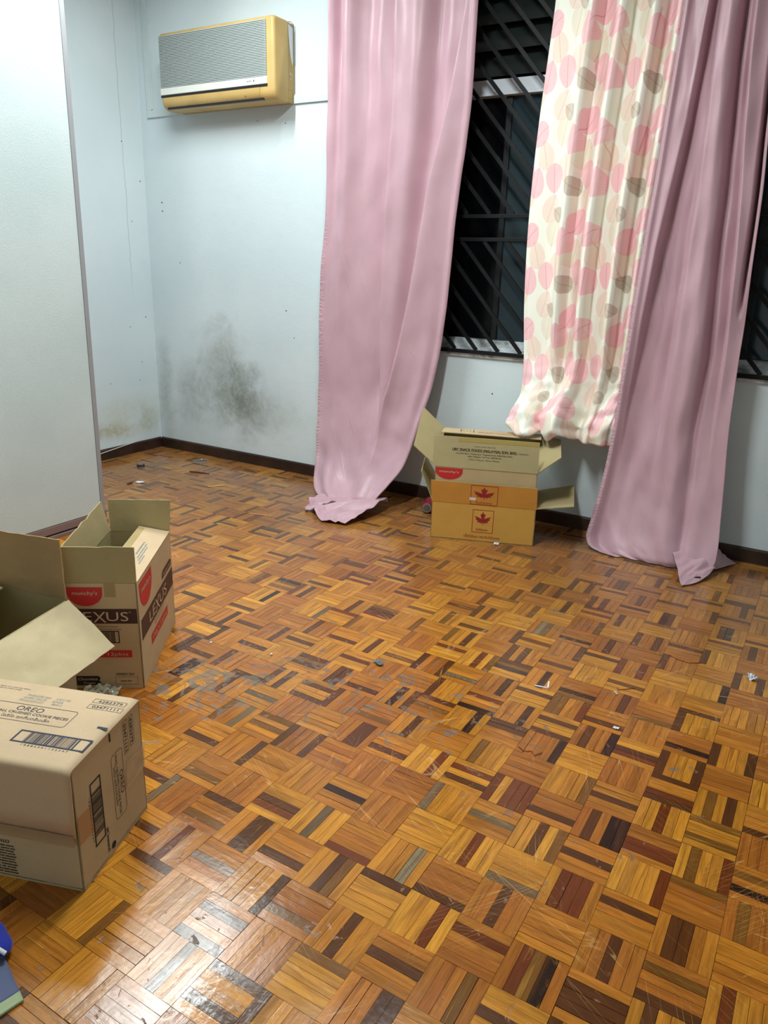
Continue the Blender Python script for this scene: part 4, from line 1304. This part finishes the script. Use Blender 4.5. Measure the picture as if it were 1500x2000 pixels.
T_('EXPIRY DATE', -.258, .2085, .058, .0075); T_('2025', -.184, .2085, .028, .0075)
T_('PRODUCE LOT', -.262, .1975, .062, .0075); T_('B01', -.178, .1975, .024, .0075)
b.build('print', INKG, lid)
SD = frame(Q0, -up, qr)   # reads downwards, letter tops to the far side
b = MB()
U_ = lambda s, z, s_, w, h, **k: b.text(s, -z, s_, w, h, SD['O'], SD['X'], SD['Y'], **k)
U_('4282379', .288, .2265, .066, .0105, bold=.006)
U_('03471111', .288, .2005, .072, .0105, bold=.006)
b.ring(-.293, .2225, -.216, .2415, .0010, SD['O'], SD['X'], SD['Y'], .0007)
b.ring(-.296, .1965, -.211, .2155, .0010, SD['O'], SD['X'], SD['Y'], .0007)
U_('OREO', .186, .169, .062, .0145, bold=-.002)
U_('SMALL CRUSHED COOKIE PIECES', .237, .157, .160, .0080)
U_('โอรีโอ คุกกี้บดชิ้นเล็ก', .212, .1465, .105, .0075)
b.ring(-.242, .140, -.070, .187, .0012, SD['O'], SD['X'], SD['Y'], .0007, rad=.010)
U_('3M ไทยแลนด์', .085, .098, .066, .0090, bold=.008)
c_ = [(-.022 + .009 * math.cos(math.tau * k / 14), .121 + .009 * math.sin(math.tau * k / 14)) for k in range(14)]
b.flat(c_, SD['O'], SD['X'], SD['Y'], .0007)
b.build('print', INK, ox)
b = MB()
barcode(b, -.234, -.070, .055, .096, SD, seed=8, fr=.0040, pad=.16)
U_('1 8 8 8 5 0 0 1 1 3 2 3 4 7', .205, .0465, .115, .0055)
b.flat([(-.303, .141), (-.282, .141), (-.282, .147), (-.303, .147)], SD['O'], SD['X'], SD['Y'], .0007)
b.build('barcode', INK, ox)
b = MB(); b.panel(OP(-.003, .188, .122), OP(-.003, Dw + .002, .128), OP(-.003, Dw + .002, .182), OP(-.003, .200, .190), .0006, n=8, warp=.003, ia=0, ib=0, seed=4)
b.build('clear_tape', mat('wrinkled clear tape', (226, 206, 172), 0.12, spec=0.9, alpha=0.38), ox)
b = MB(); b.panel(OP(-.0005, .004, .120), OP(-.0005, .055, .116), OP(-.0005, .053, .186), OP(-.0005, .004, .190), .0003, n=3, warp=0, ia=0, ib=0); b.build('tape', mat('tan tape', (196, 152, 104), 0.4, alpha=0.8), ox)
b = MB()
FO = frame(Q0, ql, -up)   # upside-down print on the front, reads from the right
b.text('OTHER INGREDIENTS', .170, -.104, .12, .009, FO['O'], FO['X'], FO['Y'], bold=.008)
for k in range(11):
    dashes(b, .158 + (k % 3) * .002, .30, -.018 - k * .0072, .0040, FO, seed=40 + k)
b.text('000', .060, -.139, .026, .006, FO['O'], FO['X'], FO['Y'], bold=.008)
b.build('print', INK, ox)

# --- big open carton behind it
K = V((2.283, -2.497, 0)); hd = V((.262, -.965, 0)); bd_ = V((-.990, -.140, 0))
HD, BD, ZD = 0.375, 0.40, 0.325
dx = empty('cardboard_box', K + hd * HD / 2 + bd_ * BD / 2, 'wide open plain kraft carton between the two printed ones, dark inside', 'box')
def DP(h, b_, z): return K + hd * h + bd_ * b_ + up * z
b = MB()
b.panel(DP(HD, 0, .001), DP(0, 0, .001), DP(0, 0, ZD), DP(HD, 0, ZD), TH, seed=31)
b.panel(DP(0, 0, .001), DP(0, BD, .001), DP(0, BD, ZD), DP(0, 0, ZD), TH, seed=32)
b.panel(DP(0, BD, .001), DP(HD, BD, .001), DP(HD, BD, ZD), DP(0, BD, ZD), TH, seed=33)
b.panel(DP(HD, BD, .001), DP(HD, 0, .001), DP(HD, 0, ZD), DP(HD, BD, ZD), TH, seed=34)
b.panel(DP(0.004, 0.004, .006), DP(HD - .004, .004, .006), DP(HD - .004, BD - .004, .006), DP(0.004, BD - .004, .006), .004, n=2)
b.build('body', [KO, KI], dx)
# broad flap folded down outwards
def dent(u, w):
    return 0.0035 * math.exp(-((u - .34 + .12 * w) / .012) ** 2) - 0.003 * math.exp(-((u - .60 - .1 * w) / .02) ** 2)
b = MB(); b.panel(DP(HD - .005, -.003, ZD), DP(0.0, -.003, ZD), V((2.4335, -2.4625, .200)), V((2.530, -2.825, .205)), TH, n=26, warp=.003, ia=0, ib=0, seed=35, rag=.003, dents=dent)
b.build('flap', [card('creased pale flap', (206, 190, 152)), KI], dx)
b = MB(); b.panel(DP(0, 0.002, ZD + .001), DP(0, BD, ZD + .001), DP(-.006, BD + .01, ZD + .170), DP(-.012, .012, ZD + .188), TH, n=20, warp=.003, ia=0, ib=1, seed=36, rag=.002, dents=lambda u, w: 0.003 * math.exp(-((u - .60 - .22 * w) / .015) ** 2))
b.build('flap', [card('brown creased flap', (176, 146, 104)), card('brown creased flap inner', (176, 146, 104))], dx)
b = MB(); b.panel(DP(HD, BD - .01, ZD - .002), DP(.0, BD - .01, ZD - .002), DP(.03, BD - .17, ZD + .004), DP(HD - .04, BD - .17, ZD - .01), TH, seed=37); b.build('flap', [KI, KI], dx)
b = MB(); b.panel(DP(HD - .003, .010, ZD + .001), DP(HD - .003, BD, ZD + .001), DP(HD - .14, BD - .02, ZD + .012), DP(HD - .12, .04, ZD + .012), TH, seed=38); b.build('flap', [KOR, KOR], dx)

# --- two nested cartons under the window
A0 = V((2.51, -.565, 0)); ad = V((.9428, .3334, 0)); an_ = V((.3334, -.9428, 0))
def WP(t, d, z): return A0 + ad * t - an_ * d + up * z
WT = .512; WD = .33; WH = .19
bx = empty('cardboard_box', WP(WT / 2, WD / 2, 0), 'low orange carton with red maple leaf prints, under the window', 'box')
b = MB()
b.panel(WP(0, 0, .001), WP(WT, 0, .001), WP(WT, 0, WH), WP(0, 0, WH), TH, seed=51, warp=0)
b.panel(WP(WT, 0, .001), WP(WT, WD, .001), WP(WT, WD, WH), WP(WT, 0, WH), TH, seed=52)
b.panel(WP(WT, WD, .001), WP(0, WD, .001), WP(0, WD, WH), WP(WT, WD, WH), TH, seed=53)
b.panel(WP(0, WD, .001), WP(0, 0, .001), WP(0, 0, WH), WP(0, WD, WH), TH, seed=54)
b.panel(WP(0, 0, .005), WP(WT, 0, .005), WP(WT, WD, .005), WP(0, WD, .005), .004, n=2, ia=1)
b.build('body', [ORG, KI], bx)
b = MB(); b.panel(WP(-.002, -.001, WH + .001), WP(WT + .003, -.001, WH + .001), WP(WT - .001, -.004, .299), WP(-.010, -.004, .301), TH, seed=55, rag=.002, n=14, warp=0); of = b.build('flap', [ORGF, KI], bx)
b = MB(); b.panel(WP(WT, .002, WH + .002), WP(WT, WD, WH + .002), WP(.700, WD, .238), WP(.690, .0, .222), TH, seed=56, ia=1, ib=1); b.build('flap', [KI, KI], bx)
b = MB(); b.panel(WP(0, WD, WH + .002), WP(0, .002, WH + .002), WP(-.062, .0, .340), WP(-.088, WD - .02, .345), TH, seed=57, ia=1, ib=1); b.build('flap', [KI, KI], bx)
FW = frame(A0, ad, up)
FY = (an_ * .003 + up * .109).normalized()
FF = frame(A0 + an_ * .001 + up * (WH + .001) - FY * (WH + .001), ad, FY)
LEAFP = [(0, 1.0), (.10, .72), (.22, .80), (.17, .45), (.36, .62), (.40, .50), (.66, .56), (.60, .44), (.98, .40), (.84, .28), (.90, .18), (.60, .05), (.52, -.02), (.62, -.12), (.30, -.12), (.28, -.24), (.05, -.16), (.03, -.42), (-.03, -.42),
         (-.05, -.16), (-.28, -.24), (-.30, -.12), (-.62, -.12), (-.52, -.02), (-.60, .05), (-.90, .18), (-.84, .28), (-.98, .40), (-.60, .44), (-.66, .56), (-.40, .50), (-.36, .62), (-.17, .45), (-.22, .80), (-.10, .72)]
LEAFP = [(0, 1.0), (.13, .70), (.30, .74), (.20, .42), (.14, .22), (.52, .38), (.95, .48), (.72, .26), (.80, .12), (.50, .02), (.66, -.14), (.34, -.12), (.30, -.26), (.10, -.14), (.04, -.20), (.03, -.40)]
LEAFP = LEAFP + [(-x_, y_) for x_, y_ in LEAFP[::-1]][0:]


def maple(b, cx, cy, sx, sy, Fm, off=.0008):
    O, X, Y = Fm['O'], Fm['X'], Fm['Y']; n = X.cross(Y)
    c = O + X * cx + Y * (cy + .1 * sy) + n * off
    pts = [O + X * (cx + x * sx) + Y * (cy + y * sy) + n * off for x, y in LEAFP]
    k = len(pts)
    b.add([c] + pts, [(0, i + 1, (i + 1) % k + 1) for i in range(k)])


b = MB(); maple(b, .258, .1085, .044, .050, FW); b.build('maple_leaf_print', MAR, bx)
b = MB(); b.ring(.206, .047, .311, .167, .0028, FW['O'], FW['X'], FW['Y'], .0007)
b.text('ใบไม้แดง', .227, .058, .058, .0105, FW['O'], FW['X'], FW['Y'], bold=.01)
b.text('เม็ดไข่มุก ตราใบไม้แดง', .169, .019, .178, .0125, FW['O'], FW['X'], FW['Y'], bold=.007)
b.build('print', mat('brick red print', (168, 44, 30), .6), bx)
b = MB(); maple(b, .256, .240, .056, .044, FF); b.build('maple_leaf_print', MAR, of)
b = MB(); b.ring(.190, .1925, .324, .2925, .0028, FF['O'], FF['X'], FF['Y'], .0007)
b.text('ใบไม้แดง', .219, .199, .077, .0095, FF['O'], FF['X'], FF['Y'], bold=.01)
b.build('print', mat('brick red flap print', (160, 36, 34), .6), of)
b = MB(); b.flat([(.186, .213), (.217, .213), (.217, .228), (.186, .228)], FF['O'], FF['X'], FF['Y'], .0012); b.build('paper_sticker', mat('white sticker', (226, 214, 214), .6), of)

# taller carton standing inside the orange one
ux = empty('cardboard_box', WP(WT / 2, WD / 2, 0.012), 'taller kraft carton with black address lettering on its flap, standing inside the orange one', 'box')
i0, i1, d0, d1 = .007, .504, .012, .316
HF, HB = .368, .500
b = MB()
b.panel(WP(i0, d0, .012), WP(i1, d0, .012), WP(i1, d0, HF), WP(i0, d0, HF), TH, seed=61, warp=0)
b.panel(WP(i1, d0, .012), WP(i1, d1, .012), WP(i1, d1, HB), WP(i1, d0, HF), TH, seed=62)
b.panel(WP(i1, d1, .012), WP(i0, d1, .012), WP(i0, d1, HB), WP(i1, d1, HB), TH, seed=63)
b.panel(WP(i0, d1, .012), WP(i0, d0, .012), WP(i0, d0, HF), WP(i0, d1, HB), TH, seed=64)
b.panel(WP(i0, d0, .018), WP(i1, d0, .018), WP(i1, d1, .018), WP(i0, d1, .018), .004, n=2, ia=1)
b.build('body', [card('kraft front', (196, 172, 130)), KI], ux)
GRN = card('greenish kraft flap', (192, 182, 138))
b = MB(); b.panel(WP(-.008, d0 - .002, HF + .001), WP(.504, d0 - .002, HF + .001), WP(.501, d0 - .008, .523), WP(-.004, d0 - .008, .525), TH, seed=65, rag=.001, warp=0); uf = b.build('flap', [GRN, KI], ux)
b = MB(); b.panel(WP(i0, d1, HB + .002), WP(i0, .185, HB + .006), WP(i1 + .004, .185, HB + .002), WP(i1 + .004, d1, HB + .001), TH, seed=66, warp=0); 
rf = b.build('flap', [KO, KI], ux)
b = MB(); b.panel(WP(i0, d0 + .004, HF + .002), WP(i0, d1, HB + .002), WP(-.110, .325, .600), WP(-.105, d0 + .002, .465), TH, seed=67); b.build('flap', [KI, KI], ux)
b = MB(); b.panel(WP(i1, d1, HB + .002), WP(i1, d0 + .004, HF + .002), WP(.606, d0 + .002, .458), WP(.604, .225, .500), TH, seed=68); b.build('flap', [KI, KI], ux)
FU = frame(A0 - an_ * d0, ad, up)
munchy(ux, FU, .007, .144, .364, .306)
VY = V(WP(0, d0 - .008, .525) - WP(0, d0 - .002, HF)).normalized()
FV = frame(WP(0, d0 - .002, HF) - VY * HF, ad, VY)
b = MB()
O_ = FV['O'] + an_ * 0.0
W_ = lambda s, x, y, w, h, **k: b.text(s, x, y, w, h, O_, FV['X'], FV['Y'], **k)
W_('Manufactured By / Dibuat Oleh', .193, .4800, .102, .0055)
W_('URC SNACK FOODS (MALAYSIA) SDN. BHD.', .087, .4560, .312, .0145, bold=.008)
W_('(180203302)', .404, .4575, .048, .0055)
W_('Lot 6344, Batu 7, Kampung 2, Tongkang Pecah, 83000 Batu Pahat,', .106, .4415, .273, .0065, bold=.004)
W_('Johor, Malaysia. Toll Free: 1800 88 3011', .163, .4285, .165, .0065, bold=.004)
W_('Made in Malaysia / Buatan Malaysia', .171, .4130, .148, .0065)
b.build('lettering', INK, uf)
b = MB(); vn_ = ad.cross(VY).normalized() * .0008
b.panel(FV['O'] + ad * .114 + VY * .503 + vn_, FV['O'] + ad * .501 + VY * .503 + vn_, FV['O'] + ad * .501 + VY * .5225 + vn_, FV['O'] + ad * .114 + VY * .5225 + vn_, .0003, n=2, warp=0, ia=0, ib=0); b.build('tape', mat('yellowed tape', (186, 168, 98), .35), uf)
FB = frame(WP(0, .185, HB + .0075), ad, -an_)
b = MB()
for x in (.100, .165):
    b.flat([(x, .035), (x + .003, .035), (x + .003, .085), (x, .085)], FB['O'], FB['X'], FB['Y'], .001)
for x in (.115, .132, .149):
    b.flat([(x, .04), (x + .0012, .04), (x + .0012, .08), (x, .08)], FB['O'], FB['X'], FB['Y'], .001)
b.build('print', INK, rf)
b = MB(); b.text('PERISA KELAPA', .185, .040, .085, .020, FB['O'], FB['X'], FB['Y'], .001, bold=.006); dashes(b, .28, .38, .042, .014, FB, 77)
b.build('lettering', mat('faded red print', (206, 128, 104), .7), rf)

# ------------------------------------------------------------------ small things on the floor
# drink can lying behind the cartons
cdir = V((.30, -.93, 0)).normalized()
cc = V((2.318, -.245, .0332))
can = empty('drink_can', (cc.x, cc.y, 0), 'crimson drink can lying on its side between left pink curtain and the cartons', 'can')
b = MB()
ax_ = [cc - cdir * .118, cc - cdir * .112, cc - cdir * .106, cc - cdir * .012, cc - cdir * .005, cc]
b.tube(ax_, .033, 28, radii=[.024, .0275, .033, .033, .030, .0265]); b.build('body', mat('crimson can paint', (150, 24, 52), .35, metal=.3), can)
b = MB(); b.tube([cc - cdir * .001, cc + cdir * .003], .0262, 28, radii=[.0272, .0262]); b.tube([cc + cdir * .001, cc + cdir * .0036], .0215, 28); b.build('rim', mat('brushed can end', (170, 172, 172), .3, metal=.8), can)
b = MB(); b.flat([(.019 * math.cos(math.tau * k / 24), .019 * math.sin(math.tau * k / 24)) for k in range(24)], cc + cdir * .0037, cdir.cross(up) * -1, up, .0003); b.build('end_panel', mat('grey can end', (120, 122, 116), .4, metal=.5), can)

# blue garment and mat at the lower left corner
mt = empty('floor_mat', (2.93, -3.30, 0), 'slate blue mat with a pale green border at the lower left corner', 'mat')
C_ = V((3.066, -3.222, 0)); e1 = V((-.19, -.98, 0)).normalized(); e2 = V((-.936, .30, 0)).normalized()
def matgrid(a0, a1, b0, b1, zt, seed, amp=.0014):
    g = []
    for i in range(30):
        r_ = []
        for j in range(30):
            p = C_ + e1 * (a0 + (a1 - a0) * i / 29) + e2 * (b0 + (b1 - b0) * j / 29)
            r_.append((p.x, p.y, zt + amp * noise.noise(V((p.x * 60, p.y * 60, seed)))))
        g.append(r_)
    return g
b = MB(); b.grid(matgrid(.0, .42, .022, .24, .007, 1)); o = b.build('mat_field', mat('slate blue pile', (96, 104, 136), .95), mt)
s_ = o.modifiers.new('t', 'SOLIDIFY'); s_.thickness = .005; s_.offset = -1
b = MB(); b.grid(matgrid(.0, .42, .0, .0215, .0075, 2, .002)); o = b.build('border', mat('pale green pile', (164, 178, 140), .95), mt)
s_ = o.modifiers.new('t', 'SOLIDIFY'); s_.thickness = .006; s_.offset = -1

gm = empty('blue_garment', (2.84, -3.19, 0), 'royal blue cloth with white piping lying by the mat at left', 'cloth')
b = MB()
g = []
for i in range(33):
    th = math.pi * 1.0 * i / 32
    r_ = []
    for j in range(37):
        ph = math.tau * j / 36
        x_ = math.cos(th) * .085; y_ = math.sin(th) * math.cos(ph) * .036; z_ = math.sin(th) * math.sin(ph) * .020
        p = V((x_, y_, z_)); nn = noise.noise(p * 30) * .007
        p = p * (1 + nn * 12)
        q = V((2.886, -3.186, .020)) + V((.93, .02, 0)) * p.x + V((-.1, .99, 0)) * p.y + up * p.z
        r_.append((q.x, q.y, max(q.z, .002)))
    g.append(r_)
b.grid(g); b.build('cloth', mat('royal blue knit', (26, 44, 160), .9, sheen=.3), gm)
b = MB(); b.tube([(2.968, -3.190, .026), (2.956, -3.196, .036), (2.943, -3.206, .036), (2.937, -3.216, .028), (2.940, -3.222, .018), (2.948, -3.225, .008)], .0042, 10)
b.build('piping', mat('white piping', (226, 232, 224), .8), gm)

# clear snack wrapper between the cartons
def crumple(name, c, sx, sy, h, seed, material, label, cat, rot=0.0, n=14, group=None, amp=1.0):
    b = MB(); g = []
    for i in range(n):
        r_ = []
        for j in range(n):
            u_ = (i / (n - 1) - .5) * sx; w_ = (j / (n - 1) - .5) * sy
            q = V((u_ * math.cos(rot) - w_ * math.sin(rot), u_ * math.sin(rot) + w_ * math.cos(rot), 0))
            k = noise.noise(V((u_ / sx * 4, w_ / sy * 4, seed))); k2 = noise.noise(V((u_ / sx * 9, w_ / sy * 9, seed + 5)))
            r_.append((c[0] + q.x + k * sx * .18 * amp, c[1] + q.y + k2 * sy * .18 * amp, max(.0012, .0012 + h * (.5 + .9 * k + .5 * k2))))
        g.append(r_)
    b.grid(g)
    o = b.build(name, material, base=(c[0], c[1], 0))
    s_ = o.modifiers.new('t', 'SOLIDIFY'); s_.thickness = .0006; s_.offset = 1
    tag(o, label, cat, group)
    return o


crumple('snack_wrapper', (2.345, -2.458), .11, .05, .030, 3.0, mat('clear crinkled film', (214, 216, 196), .12, spec=.9, alpha=.42), 'clear crinkled plastic wrapper at the foot of the printed carton with red badge', 'wrapper', rot=.6, n=26)
WHT = mat('white paper', (232, 236, 240), .7)
crumple('paper_scrap', (4.072, -1.184), .034, .022, .016, 9.0, mat('white tissue', (216, 222, 232), .8), 'crumpled white tissue scrap near the right edge of the floor', 'scrap', rot=-.6)
crumple('lint_clump', (2.964, -1.806), .036, .020, .010, 12.0, mat('grey lint', (112, 126, 130), .9), 'grey blue lint clump in the middle of the floor', 'lint', rot=-.5)
crumple('paper_scrap', (2.835, -.480), .024, .020, .012, 15.0, WHT, 'torn white paper scrap at the foot of the orange carton', 'scrap', rot=.3)
crumple('paper_scrap', (3.758, -1.735), .016, .012, .004, 18.0, WHT, 'small white paper crumb right of the floor centre', 'scrap')
crumple('paper_scrap', (3.705, -1.535), .020, .007, .003, 21.0, mat('beige paper', (196, 184, 168), .8), 'short beige paper sliver between the white bracket and the tissue', 'scrap', rot=-.9)
crumple('paper_label', (.600, -.745), .050, .030, .006, 24.0, WHT, 'small white paper tag in the far left corner of the floor', 'scrap', rot=.5)
crumple('wood_chip', (.575, -.800), .016, .040, .008, 27.0, mat('dark chip', (84, 48, 28), .7), 'dark brown splinter touching the white paper tag', 'splinter')
b = MB(); z_ = .002
b.bar((3.467, -1.640, z_), (3.508, -1.632, z_), .005, .0024); b.bar((3.508, -1.634, z_), (3.497, -1.590, z_), .005, .0024)
tag(b.build('plastic_bracket', mat('white plastic', (236, 232, 240), .4), base=(3.49, -1.63, 0)), 'white L-shaped plastic bracket right of the floor centre', 'bracket')
b = MB(); b.tube([(.313, -.48, .0015), (.313, -.48, .016)], .026, 24, radii=[.026, .024]); 
o = b.build('bottle_cap', mat('grey cap', (72, 74, 76), .35, metal=.4), base=(.313, -.48, 0)); tag(o, 'grey metal bottle cap near the wardrobe in the far corner', 'cap')
b = MB(); b.tube([(.313, -.48, .0162), (.313, -.48, .0168)], .017, 20); b.build('cap_top', mat('pale cap top', (130, 134, 138), .3, metal=.5), o)
b = MB(); b.tube([(.538 + .055 * math.cos(math.tau * k / 40), -.156 + .055 * math.sin(math.tau * k / 40), .004) for k in range(41)], .0028, 6, caps=False)
o = b.build('clear_lid', mat('clear plastic', (170, 162, 150), .12, spec=.8, alpha=.55), base=(.538, -.156, 0)); tag(o, 'round clear plastic lid on the floor near the back baseboard', 'lid')
b = MB(); b.tube([(.538, -.156, .0012), (.538, -.156, .003)], .053, 36); b.build('lid_disc', mat('clear film', (150, 138, 120), .15, spec=.7, alpha=.35), o)
for p, q, r_, c, l in (((.665, -.39, .004), (.80, -.355, .004), .0045, (74, 34, 20), 'dark brown stick on the far floor below the damp patch'),
                       ((1.00, -.575, .003), (1.065, -.48, .003), .0035, (206, 168, 104), 'pale tan splinter on the far floor beyond the open carton'),
                       ((1.535, -.815, .002), (1.675, -.775, .002), .003, (196, 156, 112), 'tan sliver left of the pooled pink curtain hem')):
    b = MB(); b.tube([p, (V(p) + V(q)) / 2 + V((0, .002, 0)), q], r_, 6, radii=[r_, r_, r_ * .6]); tag(b.build('wood_splinter', mat('splinter', c, .7), base=(p[0], p[1], 0)), l, 'splinter')
for pts, l in (([(3.545, -1.985), (3.565, -1.997), (3.585, -1.985), (3.598, -2.000), (3.612, -1.975)], 'tangle of dark red thread right of the floor centre'),
               ([(3.700, -1.50), (3.705, -1.515), (3.725, -1.495), (3.750, -1.470)], 'short dark red thread beside the beige sliver'),
               ([(3.80, -1.17), (3.83, -1.185), (3.87, -1.19), (3.91, -1.165)], 'long wavy red thread left of the white tissue')):
    b = MB(); b.tube([(x_, y_, .002) for x_, y_ in pts], .0011, 5); tag(b.build('thread', mat('red thread', (104, 28, 20), .7), base=(pts[0][0], pts[0][1], 0)), l, 'thread')
for (x_, y_), l in (((2.386, -2.015), 'tiny white crumb close to the carton with dark brown bands'), ((2.618, -1.961), 'tiny white crumb left of the lint clump')):
    b = MB(); b.tube([(x_, y_, .001), (x_, y_, .004), (x_, y_, .006)], .004, 7, radii=[.004, .0045, .002]); tag(b.build('crumb', WHT, base=(x_, y_, 0)), l, 'crumb')
# white cable along the left skirting
b = MB(); b.tube([(.012, -1.30, .006), (.010, -.90, .020), (.006, -.54, .052), (.003, -.27, .0765), (.001, -.24, .078)], .0032, 8)
tag(b.build('cable', mat('white cable', (206, 206, 200), .5), base=(.01, -.9, 0)), 'thin white cable running along the left skirting board', 'cable')

# ------------------------------------------------------------------ fluorescent battens on the ceiling
for k, (lx_, ly_, sx, sy, pw) in enumerate(LAMPS):
    t = empty('ceiling_light', (lx_, ly_, ZC), 'white fluorescent batten on the ceiling nearer the %s' % ('wardrobe' if k == 0 else 'right wall'), 'ceiling light', 'fluorescent battens')
    b = MB(); b.box((lx_ - .035, ly_ - .61, ZC - .045), (lx_ + .035, ly_ + .61, ZC - .0005)); bevel(b.build('housing', mat('white enamel', (230, 230, 228), .4), t), .004)
    b = MB(); b.tube([(lx_, ly_ - .58, ZC - .068), (lx_, ly_ + .58, ZC - .068)], .014, 14)
    b.build('tube', mat('lit tube', (250, 255, 252), .4, emit=(245, 255, 250), es=6.0), t)
    for e in (-1, 1):
        b = MB(); b.box((lx_ - .018, ly_ + e * .595 - .012, ZC - .086), (lx_ + .018, ly_ + e * .595 + .012, ZC - .044)); b.build('lamp_holder', mat('holder', (222, 222, 220), .5), t)
